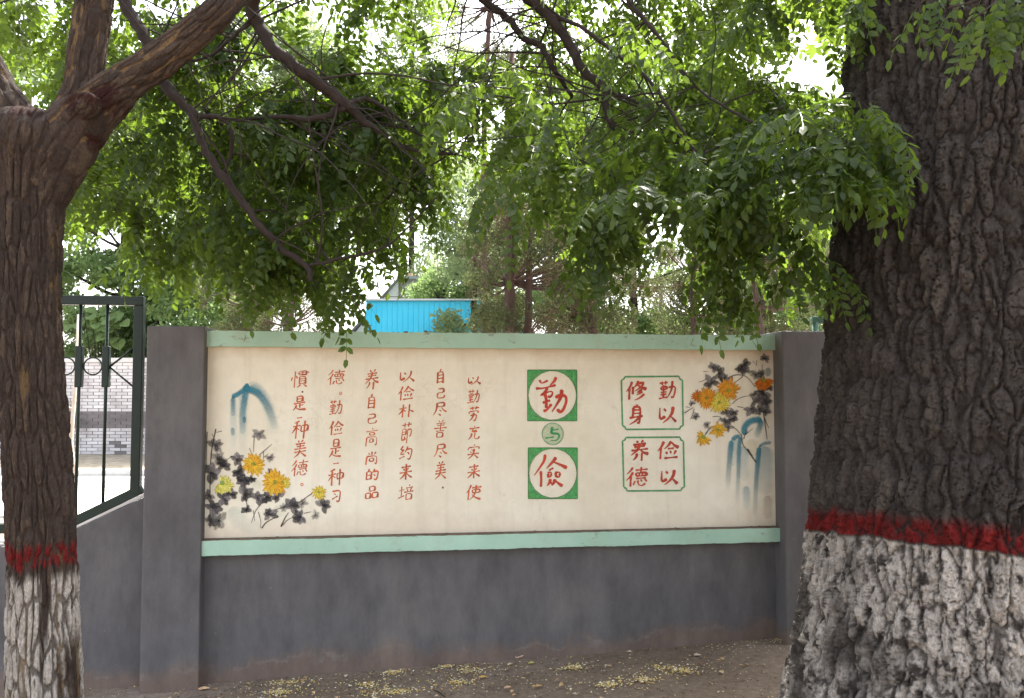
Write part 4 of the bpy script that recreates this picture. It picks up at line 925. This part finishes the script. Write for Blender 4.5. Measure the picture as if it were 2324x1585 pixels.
for i in range(46):
    x, y, d = rnd.uniform(1700, 1930), rnd.uniform(-90, 110), rnd.uniform(5.6, 6.6)
    if i < 8: x, y = [(1862, 30), (1835, 60), (1870, 75), (1790, 45), (1895, 10), (1850, 5), (1765, 20), (1880, 55)][i]; d = 5.6
    p = P(x, y, d) - pt.location; R = rot_frame(np.array([rnd.uniform(-.6, .6), rnd.uniform(-.4, .2), -1.0]), np.array([rnd.gauss(0, .4), -1.0, .5])) * rnd.uniform(.7, 1.25)
    o = link('leaf', lobme, pt); M_ = Matrix(R.tolist()).to_4x4(); M_.translation = p; o.matrix_local = M_

# ------------------------------------------------------------------ background trees
def blades(n, clumps, size, asp, mat, up_bias=.3, jit=1.0, kseed=0, vert=0.0):
    """n small leaf faces gathered in clumps: clumps = array (m,4) centre + radius"""
    cl = np.asarray(clumps); w = cl[:, 3] ** 2; k = rng.choice(len(cl), n, p=w / w.sum())
    q = rng.normal(size=(n, 3)); q /= np.linalg.norm(q, axis=1)[:, None]; q *= (rng.random(n) ** .45)[:, None]
    c = cl[k, :3] + q * cl[k, 3:4] * np.array([1, 1, .8])
    d = rng.normal(size=(n, 3)) + np.array([0, 0, vert]); d /= np.linalg.norm(d, axis=1)[:, None]
    e = np.cross(d, rng.normal(size=(n, 3))); e /= np.linalg.norm(e, axis=1)[:, None]
    s = size * (.6 + .8 * rng.random(n))[:, None]; d = d * s; e = e * s * asp
    V = np.stack([c - d, c + e * .8 - d * .1, c + d, c - e * .8 - d * .1], 1).reshape(-1, 3)
    return npmesh('crown', V, np.arange(4 * n).reshape(-1, 4), mat, rndattr=np.repeat(rng.random(len(cl))[k] * .5 + rng.random(n) * .4, 4))
def far_tree(name, label, cat, base, trunk, clumps, n, size, asp, mat, tmat=None, group=None, limbs=None, vert=0.0):
    t = thing(name, label, cat, base, 0, group); b = Vector(base)
    for pts, rr in trunk:
        m = MB(); m.tube([Vector(p) - b for p in pts], rr, 9); m.build('trunk', tmat or M_twig, t, smooth=True)
    if limbs:
        m = MB()
        for pts, rr in limbs: m.tube([Vector(p) - b for p in pts], rr, 5)
        m.build('limbs', tmat or M_twig, t, smooth=True, kind='stuff')
    cl = np.array(clumps, float); cl[:, :3] -= np.array(base)
    o = link('crown', blades(n, cl, size, asp, mat, vert=vert), t, 'stuff'); return t
def clump_cloud(x0, x1, y0, y1, d0, d1, n, r0, r1, keep=None):
    out = []
    while len(out) < n:
        x, y, d = rnd.uniform(x0, x1), rnd.uniform(y0, y1), rnd.uniform(d0, d1)
        u, v = (x - (x0 + x1) / 2) / (x1 - x0) * 2, (y - (y0 + y1) / 2) / (y1 - y0) * 2
        if abs(u) ** 2.6 + abs(v) ** 2.6 > 1.05: continue
        if keep and not keep(x, y): continue
        out.append((*P(x, y, d), rnd.uniform(r0, r1)))
    return out
def stem(x, ytop, d, r, lean=0, wob=.05, zb=0):
    p0 = P(x, 760, d); tp = P(x + lean, ytop, d); n = 7
    pts = [(p0.x + (tp.x - p0.x) * (z - 1.6) / (tp.z - 1.6) + rnd.uniform(-wob, wob) * (i > 0), d + rnd.uniform(-wob, wob), z) for i, z in enumerate(np.linspace(zb, tp.z, n))]
    return (pts, [r * (1 - .6 * i / (n - 1)) for i in range(n)])
def limbs_for(st, clumps, k, r):
    out = []
    for c in rnd.sample(clumps, min(k, len(clumps))):
        pts = st[0]; j = min(range(len(pts)), key=lambda i: abs(pts[i][2] - (c[2] - .35)) ); a = Vector(pts[j]); b = Vector(c[:3]); mid = (a + b) / 2 + Vector((rnd.uniform(-.1, .1), rnd.uniform(-.1, .1), -.08))
        out.append(([a, a * .4 + mid * .6, mid * .5 + b * .5 + Vector((0, 0, .02)), b], [r, r * .7, r * .5, r * .2]))
    return out
JG = 'junipers standing behind the painted wall'
def juniper(x, d, r, lean, x0, x1, y0, y1, n, label, nc=60, second=None, ytop=None):
    st = stem(x, (ytop if ytop is not None else y0), d, r, lean); tr = [st]
    if second: tr.append(stem(x + second[0], second[1], d + .05, r * .75, second[2]))
    cl = clump_cloud(x0, x1, y0, y1, d - .25, d + 1.5, int(nc * 1.3), .10, .30)
    base = (st[0][0][0], d, 0)
    t = far_tree('juniper', label, 'tree', base, tr, cl, n, .032, .25, M_jun, M_jtrunk, JG, limbs_for(st, cl, nc, .02))
    c2 = np.array(rnd.sample(cl, nc // 2)); c2[:, :3] -= np.array(base); c2[:, 2] -= .15
    link('dry_sprays', blades(n // 3, c2, .035, .16, M_jun2), t, 'stuff')
juniper(1158, 9.5, .085, 0, 1050, 1330, 430, 790, 24000, 'juniper with a thick split reddish trunk just right of the blue shed', 70, (28, 300, 40), 120)
juniper(1348, 10.5, .085, -10, 1240, 1480, 440, 780, 22000, 'juniper with a single dark trunk standing behind the wall above the green squares', 55)
juniper(1568, 12, .075, 5, 1480, 1700, 520, 790, 16000, 'slim juniper behind the wall above the framed green mottoes', 45)
juniper(1742, 11, .06, -60, 1660, 1900, 480, 790, 16000, 'leaning juniper close to the right pillar', 45)
juniper(1100, 12.5, .07, 10, 985, 1240, -200, 210, 14000, 'tall thin juniper whose drooping tip hangs against the sky near the top centre', 36)
juniper(656, 13, .07, 8, 560, 770, 560, 790, 12000, 'small juniper with a dark stem left of the blue shed', 40)
juniper(607, 14, .06, 0, 430, 640, 520, 790, 12000, 'thin juniper farthest left behind the wall', 40)
FG = 'leafy trees beyond the street'
def leafy(x, d, x0, x1, y0, y1, n, size, mat, label, nc=60, r=.14, r0=.35, r1=.8, name='leafy_tree', keep=None, dd=1.6):
    st = stem(x, y0 + (y1 - y0) * .25, d, r, 0, .08); cl = clump_cloud(x0, x1, y0, y1, d - dd, d + dd, nc, r0, r1, keep)
    far_tree(name, label, 'tree', (st[0][0][0], d, 0), [st], cl, n, size, .55, mat, M_twig, FG, limbs_for(st, cl, nc // 2, .05))
leafy(290, 20, 120, 560, 180, 830, 42000, .075, M_far, 'bright green tree beyond the brick wall, behind the steel railing', 110)
leafy(60, 21, -300, 200, -80, 840, 38000, .08, M_far, 'green tree behind the fork of the left locust tree', 100)
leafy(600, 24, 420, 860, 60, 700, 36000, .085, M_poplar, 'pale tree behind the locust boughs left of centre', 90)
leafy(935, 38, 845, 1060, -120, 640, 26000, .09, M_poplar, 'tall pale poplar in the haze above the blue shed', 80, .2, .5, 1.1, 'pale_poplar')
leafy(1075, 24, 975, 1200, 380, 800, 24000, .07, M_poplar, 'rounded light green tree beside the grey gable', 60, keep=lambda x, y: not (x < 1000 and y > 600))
leafy(1010, 27, 945, 1110, 585, 760, 14000, .07, M_far, 'round green tree between the grey building and the first juniper', 40, .08, .3, .6)
leafy(460, 17.9, 330, 600, 590, 830, 24000, .05, M_far, 'low bushy tree behind the wall between the left pillar and the small junipers', 70, .07, .25, .5)
leafy(1830, 17.5, 1640, 2000, 480, 830, 26000, .05, M_far, 'low bushy tree behind the right pillar and large trunk', 80, .07, .25, .5)
leafy(1440, 22, 1200, 1640, 120, 820, 40000, .08, M_far, 'green tree filling the gap behind the middle junipers', 110)
leafy(1720, 20, 1560, 1960, 200, 820, 36000, .075, M_far, 'green tree behind the right pillar and the leaning juniper', 100)
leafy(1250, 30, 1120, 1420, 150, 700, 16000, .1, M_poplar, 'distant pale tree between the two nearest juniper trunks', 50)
leafy(250, 19.4, 150, 330, 700, 830, 9000, .05, M_far, 'low green bush leaning over the brick wall behind the railing', 34, .04, .2, .4, 'bush')
# shrub with large soft leaves over the brick wall
sh = thing('paulownia_shrub', 'young shrub with large pale heart-shaped leaves above the brick wall', 'shrub', (P(235, 760, 17.6).x, 17.6, 0.115))
m = MB()
for k in range(5):
    a = P(235 + rnd.uniform(-45, 45), 715 + rnd.uniform(-10, 40), 17.6) - sh.location; m.tube([(0, 0, 0), (a.x * .3, 0, 1.2), tuple(a)], [.02, .016, .008], 6)
m.build('stems', M_twig, sh, smooth=True)
hv = np.array([(0, 0, 0), (.1, .45, .05), (.45, .55, .02), (.8, .32, -.08), (1.05, 0, -.2), (.8, -.32, -.08), (.45, -.55, .02), (.1, -.45, .05), (.5, 0, -.06)], float); hf = np.array([(8, 0, 1), (8, 1, 2), (8, 2, 3), (8, 3, 4), (8, 4, 5), (8, 5, 6), (8, 6, 7), (8, 7, 0)])
hme = npmesh('leaf', hv * .26, hf, M_far, rndattr=np.full(len(hv), .75))
for k in range(34):
    p = P(rnd.gauss(235, 34), rnd.gauss(722, 24), rnd.uniform(17.35, 17.8)) - sh.location; R = rot_frame(np.array([rnd.uniform(-1, 1), rnd.uniform(-1, 0), -.35]), np.array([rnd.gauss(0, .4), -.6, 1.0])) * rnd.uniform(.7, 1.2)
    o = link('leaf', hme, sh); M_ = Matrix(R.tolist()).to_4x4(); M_.translation = p; o.matrix_local = M_

# ------------------------------------------------------------------ brick wall beyond the street
BY0 = 17.0; zt = P(240, 808, BY0).z
bw = thing('brick_wall', 'whitewashed brick wall with a dark course band across the street, seen through the railing', 'wall', (-9, BY0, .115))
def brickmat(name, a, b, c):
    m, nt, N, L, bb = newmat(name); oi = N.new('ShaderNodeObjectInfo'); n = noise_node(N, L, 3, 5); n2 = noise_node(N, L, .55, 5, coord='Generated')
    g = N.new('ShaderNodeNewGeometry'); nz = N.new('ShaderNodeTexNoise'); nz.inputs['Scale'].default_value = 1.6; nz.inputs['Detail'].default_value = 6; L.new(g.outputs['Position'], nz.inputs['Vector'])
    r = ramp(N, L, nz.outputs[0], [(.3, c), (.45, a), (.7, b)]); r2 = ramp(N, L, oi.outputs['Random'], [(0, .82), (1, 1.1)])
    L.new(mix(N, L, 1.0, r.outputs[0], r2.outputs[0], 'MULTIPLY'), bb.inputs['Base Color']); bb.inputs['Roughness'].default_value = .9; return m
MBp = brickmat('whitewashed_brick', (.50, .465, .455), (.61, .58, .57), (.33, .28, .265)); MBd = brickmat('dark_brick', (.15, .13, .13), (.22, .19, .185), (.1, .09, .09))
M_mortar = simple('mortar', (.13, .12, .115), (.2, .185, .175), 10, .95)
rowh = .069; nr = int((zt - .115 - .10) / rowh); BW_ = .24
X0, X1 = -20 + 9, 14 + 9
m = MB(); m.box(X0, X1, .012, .3, -.1, nr * rowh); m.build('mortar_core', M_mortar, bw)
bme = {}
for k, mt in (('p', MBp), ('d', MBd)):
    mm = MB(); mm.box(-.112, .112, 0, .02, .005, rowh - .006); me = bpy.data.meshes.new('brick'); me.from_pydata(mm.v, [], mm.f); me.update(); me.materials.append(mt); bme[k] = me
rest = {'p': MB(), 'd': MB()}; nb = 0
xa, xb = P(140, 900, BY0).x + 9, P(312, 900, BY0).x + 9
for r in range(nr):
    zc = r * rowh; dark = 8 <= r <= 12; x = X0 + (.12 if r % 2 else 0)
    while x < X1:
        kd = 'd' if (dark or (rnd.random() < .05 and r < 14)) else 'p'
        if xa - .12 < x < xb + .1 and nb < 300:
            o = link('brick', bme[kd], bw); o.location = (x, rnd.uniform(-.004, .003), zc); nb += 1
        elif x < 4: 
            j = rnd.uniform(-.004, .003); rest[kd].box(x - .112, x + .112, j, j + .02, zc + .005, zc + rowh - .006)
        x += BW_
for k, mt in (('p', MBp), ('d', MBd)): rest[k].build('brickwork', mt, bw, kind='stuff')
m = MB(); m.box(X0, X1, -.04, .34, nr * rowh + .001, nr * rowh + .10); m.build('coping', simple('coping_cement', (.42, .40, .385), (.55, .53, .5), 4), bw, bevel=.008)

# ------------------------------------------------------------------ blue shed, grey building, cables, stake
sd0 = P(960, 750, 24)
shed = thing('blue_shed', 'bright blue ribbed metal shed seen over the wall top', 'shed', (sd0.x, 24, 0))
bl = newmat('blue_sheet'); bl[4].inputs['Base Color'].default_value = (.02, .34, .74, 1); bl[4].inputs['Roughness'].default_value = .4
nz = noise_node(bl[2], bl[3], .6, 5); rr = ramp(bl[2], bl[3], nz.outputs[0], [(.35, (.02, .56, .84)), (.7, (.06, .66, .9))]); bl[3].new(rr.outputs[0], bl[4].inputs['Base Color'])
x0, x1 = P(832, 700, 24).x - sd0.x, P(1190, 700, 24).x - sd0.x; zt = P(960, 683, 24).z
pitch = .157; n = int((x1 - x0) / pitch); pr = []
for i in range(n):
    x = x0 + i * pitch; pr += [(x, 0), (x + .118, 0), (x + .128, -.022), (x + .147, -.022)]
pr.append((x0 + n * pitch, 0)); v = []; f = []
for x, y in pr: v += [(x, y, 0), (x, y, zt)]
for i in range(len(pr) - 1): f.append((2 * i, 2 * i + 2, 2 * i + 3, 2 * i + 1))
link('ribbed_sheet', npmesh('ribbed_sheet', v, np.array(f), bl[0]), shed)
m = MB(); m.hexa([(x0 - .1, -.12, zt), (x1 + .1, -.12, zt), (x1 + .1, 4, zt + .15), (x0 - .1, 4, zt + .15), (x0 - .1, -.12, zt + .05), (x1 + .1, -.12, zt + .05), (x1 + .1, 4, zt + .2), (x0 - .1, 4, zt + .2)]); m.build('roof', simple('pale_sheet', (.6, .62, .64), (.7, .72, .74), 3, .4), shed)
m = MB(); m.box(x0 - .02, x0, 0, 3.9, 0, zt); m.box(x1, x1 + .02, 0, 3.9, 0, zt); m.box(x0, x1, 3.88, 3.9, 0, zt); m.build('side_walls', bl[0], shed)
D_ = 32; g0 = P(905, 700, D_)
bld = thing('grey_building', 'grey building with a slanted pale gable rising behind the blue shed', 'building', (g0.x, D_, 0))
q = lambda x, y: (P(x, y, D_).x - g0.x, P(x, y, D_).z)
M_gb = simple('grey_blockwork', (.15, .13, .115), (.21, .185, .165), 2.5, .95)
m = MB(); a = q(990, 634); c = q(905, 634); m.box(c[0], a[0], 0, 6, 0, c[1]); m.build('side_wall', M_gb, bld)
e0 = q(905, 636); e1 = q(858, 692); e1 = (e1[0] - 1.0, e1[1] - 1.2)
prism([(e0[0] - .005, 0), (e0[0] - .005, e0[1]), e1, (e1[0], 0)][::-1], .06, 6, 'gable_wall', simple('pale_render', (.50, .43, .39), (.6, .53, .48), 1.5), bld, 0)
m = MB(); m.beam((e0[0] - .01, 3, e0[1] + .05), (e1[0] - .1, 3, e1[1] + .04), .09, 6.2); m.build('roof_edge', simple('roof_felt', (.09, .08, .08), (.14, .13, .12), 4), bld)
m = MB(); m.box(c[0] - .05, a[0], -.08, 6.1, c[1] + .002, c[1] + .12); m.build('parapet_coping', simple('slab', (.2, .19, .18), (.26, .25, .24), 4), bld)
m = MB(); cx_ = q(921, 620)[0]; m.box(cx_ - .12, cx_ + .12, 1, 1.24, c[1] + .12, q(921, 612)[1]); m.build('chimney', simple('chimney_clay', (.4, .26, .16), (.5, .34, .22), 4), bld)
for k, (ya, yb, r) in enumerate(((669, 672, .014), (674, 676, .012))):
    a, b = P(650, ya, 27), P(1500, yb - 4, 29); mid = (a + b) / 2; m = MB()
    pts = [Vector((a.x + (b.x - a.x) * t, a.y + (b.y - a.y) * t, a.z + (b.z - a.z) * t - .5 * 4 * t * (1 - t) * .2)) - mid for t in np.linspace(0, 1, 20)]
    m.tube(pts, r, 6); o = m.build('overhead_cable', M_twig); o.location = mid; tag(o, ['upper', 'lower'][k] + ' of the two thin cables crossing in front of the grey gable', 'cable', 'overhead cables')
for k, xx in enumerate((650, 1500)):
    a = P(xx, 665, 27 if k == 0 else 29); m = MB(); m.tube([(0, 0, 0), (0, 0, a.z + .5)], [.13, .09], 12); m.tube([(-.4, 0, a.z + .1), (.4, 0, a.z + .1)], .03, 6)
    o = m.build('utility_pole', M_gb, smooth=True); o.location = (a.x, a.y, 0); tag(o, ['concrete pole hidden among the trees at the left end of the cables', 'concrete pole hidden among the junipers at the right end of the cables'][k], 'pole')
a, b, c, d = P(177, 737, 8), P(161, 1003, 8), P(170, 1090, 8), P(172, 1240, 8)
m = MB(); m.tube([(d.x - d.x, 0, 0), (c.x - d.x, 0, c.z), (b.x - d.x, 0, b.z), ((a.x + b.x) / 2 - d.x + .01, 0, (a.z + b.z) / 2), (a.x - d.x, 0, a.z + .1)], [.022, .02, .019, .016, .011], 8)
for z in (.45, .95, 1.3): m.tube([(b.x - d.x - .005, 0, z), (b.x - d.x - .05, -.01, z + .03)], [.009, .004], 5)
o = m.build('stake', simple('pale_stripped_wood', (.38, .32, .25), (.58, .52, .44), 12), smooth=True); o.location = (d.x, 8, 0); tag(o, 'slim pale peeled stake standing just right of the left trunk, behind the railing', 'stake')

# ------------------------------------------------------------------ litter on the earth
Zg = lambda x, y: ((x / 1.603 + 700) * .8277, (y / 1.603 + 1600) * .8277)
def onground(x, y):
    r = Vector(ray(x, y)); t = 4.0 / r.y
    for _ in range(12):
        p = Vector((0, 0, CAMZ)) + r * t; t *= (CAMZ - float(gz(p.x, p.y))) / max(1e-6, CAMZ - p.z)
    return Vector((0, 0, CAMZ)) + r * t
def flat_bits(name, n, centers, spread, s0, s1, cols, label, cat, seedz=.004):
    V, F, C = [], [], []
    for i in range(n):
        c = rnd.choice(centers); p = onground(*Zg(c[0], c[1])); k = c[2] if len(c) > 2 else 1
        e_ = rnd.choice([.5, .8, 1, 1.6, 3.0]) * k; x = p.x + rnd.gauss(0, spread[0] * e_); y = p.y + rnd.gauss(0, spread[1] * e_); s = rnd.uniform(s0, s1)
        wx = (Vector((x, y, 0)) - A).dot(WU); wn = (Vector((x, y, 0)) - A).dot(WN)
        if wn < .02 and 0 < wx < WLEN: continue
        z = float(gz(np.float64(x), np.float64(y))) + rnd.uniform(.002, .012) ; a = rnd.uniform(0, 6.28); tl = rnd.uniform(-.5, .5); b = len(V); w = s * rnd.uniform(.4, .75)
        ca, sa = math.cos(a), math.sin(a)
        for u, v_, h in ((-1, 0, 0), (0, -1, .35), (1, 0, tl * .4), (0, 1, .35)): V.append((x + ca * u * s / 2 - sa * v_ * w / 2, y + sa * u * s / 2 + ca * v_ * w / 2, z + h * s * .5))
        F.append((b, b + 1, b + 2, b + 3)); c_ = rnd.choice(cols); g = rnd.uniform(.75, 1.15); C += [tuple(q * g for q in c_)] * 4
    m_, nt, N, L, bb = newmat(name); at = N.new('ShaderNodeAttribute'); at.attribute_name = 'Col'; L.new(at.outputs[0], bb.inputs['Base Color']); bb.inputs['Roughness'].default_value = .8
    tag(link(name, npmesh(name, np.array(V), np.array(F), m_, col=np.array(C))), label, cat, None, 'stuff')
allover = [(rnd.uniform(-900, 2350), rnd.uniform(290, 560)) for _ in range(160)]
clp = [(150, 440, 1.0), (100, 485, .7), (560, 485, 1.2), (500, 450, .5), (640, 480, .6), (965, 385, 1.0), (885, 440, .7), (1800, 378, 1.1), (1880, 390, .6), (2140, 258, 1.2), (840, 370, .5), (750, 345, .4), (1710, 430, .5), (1560, 450, .6), (950, 330, .4), (1270, 320, .4), (1400, 375, .5), (2290, 250, .6), (610, 395, .5), (-420, 455, .4)]
YL = [(.80, .64, .22), (.85, .73, .42), (.70, .5, .14), (.85, .8, .62), (.6, .36, .1)]
flat_bits('fallen_blossom', 3300, clp, (.06, .035), .007, .017, YL, 'drifts of small pale yellow fallen blossoms on the earth', 'blossoms')
flat_bits('leaf_litter', 1800, allover, (.4, .1), .006, .017, [(.05, .035, .02), (.09, .055, .03), (.16, .1, .05), (.035, .028, .02)], 'dark leaf crumbs and grit scattered over the earth', 'litter')
flat_bits('withered_leaves', 190, allover, (.5, .12), .018, .04, [(.48, .30, .15), (.55, .38, .18), (.34, .2, .1), (.62, .5, .32), (.14, .09, .06)], 'small withered brown leaves scattered over the earth', 'leaves')
foot = [(xq, 385 - (xq + 300) * .0475, .6) for xq in range(-100, 2200, 40)]
flat_bits('foot_litter', 900, foot, (.1, .02), .005, .018, [(.06, .04, .025), (.1, .06, .035), (.17, .11, .06), (.5, .42, .22)], 'leaf crumbs and grit gathered along the foot of the wall', 'litter')
flat_bits('stray_petals', 900, allover, (.5, .14), .006, .014, [(.62, .57, .45), (.7, .6, .3), (.6, .45, .34)], 'single pale petals strewn over the earth', 'petals')
def fallen(x, y, L_, col, label, curl=.5, fx=0):
    p = onground(*Zg(x, y)); nx_, ny_ = 9, 5; V = []; a = rnd.uniform(0, 3.1) if not fx else fx; ca, sa = math.cos(a), math.sin(a)
    for i in range(nx_):
        u = i / (nx_ - 1); w = L_ * .3 * math.sin(math.pi * min(1, .08 + u * .92)) ** .7 * (1 + .15 * math.sin(i * 2.1))
        for j in range(ny_):
            s = (j / (ny_ - 1) - .5) * 2; X = (u - .5) * L_; Y = s * w; Z = .005 + abs(s) ** 1.6 * w * curl * 1.2 + curl * L_ * .35 * (u - .4) ** 2 + rnd.uniform(0, .001)
            V.append((X * ca - Y * sa, X * sa + Y * ca, Z))
    F = [(i * ny_ + j, (i + 1) * ny_ + j, (i + 1) * ny_ + j + 1, i * ny_ + j + 1) for i in range(nx_ - 1) for j in range(ny_ - 1)]
    o = link('fallen_leaf', npmesh('fallen_leaf', V, np.array(F), simple('dry_leaf', tuple(c * .95 for c in col), tuple(min(.95, c * 1.5) for c in col), 60, .7), smooth=True)); o.location = (p.x, p.y, float(gz(np.float64(p.x), np.float64(p.y))))
    s = o.modifiers.new('thick', 'SOLIDIFY'); s.thickness = .0008; tag(o, label, 'leaf', 'larger fallen leaves on the earth')
fallen(520, 362, .05, (.45, .32, .22), 'long curled tan leaf on the earth near the left foot of the wall', .6, .15)
fallen(1165, 332, .055, (.5, .36, .26), 'pinkish tan cupped leaf, the largest on the earth below the middle of the wall', .9, .6)
fallen(1215, 356, .035, (.42, .38, .1), 'yellow-green small leaf just right of the cupped tan leaf', .5)
fallen(400, 414, .03, (.55, .42, .36), 'small upturned pink leaf between two drifts of blossom at the left', .9)
fallen(1240, 457, .045, (.45, .27, .12), 'orange brown leaf lying low at the middle bottom of the earth', .3, .1)
fallen(1110, 466, .035, (.42, .28, .18), 'brown triangular leaf left of the orange brown leaf', .7)
fallen(1945, 322, .04, (.48, .36, .28), 'pale tan leaf on the earth towards the right pillar', .5, .1)
fallen(1000, 417, .04, (.55, .33, .08), 'orange leaf beside the central drift of blossom', .3, .2)
fallen(-225, 470, .055, (.55, .36, .2), 'long light orange leaf on the earth in front of the left pillar', .4, .25)
fallen(1120, 362, .03, (.36, .26, .18), 'small crumpled brown leaf below the cupped tan leaf', .8)
fallen(2050, 395, .035, (.4, .3, .2), 'light brown leaf near the large trunk', .4)
fallen(1960, 357, .03, (.2, .1, .06), 'dark red-brown leaf towards the right pillar', .6)
for (xa, ya), (xb, yb), lb in (((555, 320), (650, 306), 'thin dark forked twig lying at the foot of the wall'), ((785, 475), (835, 505), 'short dark twig on the earth at the bottom left of centre')):
    a, b = onground(*Zg(xa, ya)), onground(*Zg(xb, yb)); c = (a + b) / 2; m = MB(); dd = b - a; dd.z = 0
    m.tube([-dd / 2 + Vector((0, 0, .006)), Vector((0, .004, .009)), dd / 2 + Vector((0, 0, .006))], [.0022, .003, .0015], 6); m.tube([Vector((0, .004, .009)), dd * .3 + Vector((0, -.02, .012))], [.002, .001], 5)
    o = m.build('fallen_twig', M_twig, smooth=True); o.location = (c.x, c.y, float(gz(np.float64(c.x), np.float64(c.y)))); tag(o, lb, 'twig')
print('objects', len(sc.objects), 'tris', sum(sum(len(p.vertices) - 2 for p in o.data.polygons) for o in sc.objects if o.type == 'MESH' and len(o.data.polygons) < 2000))
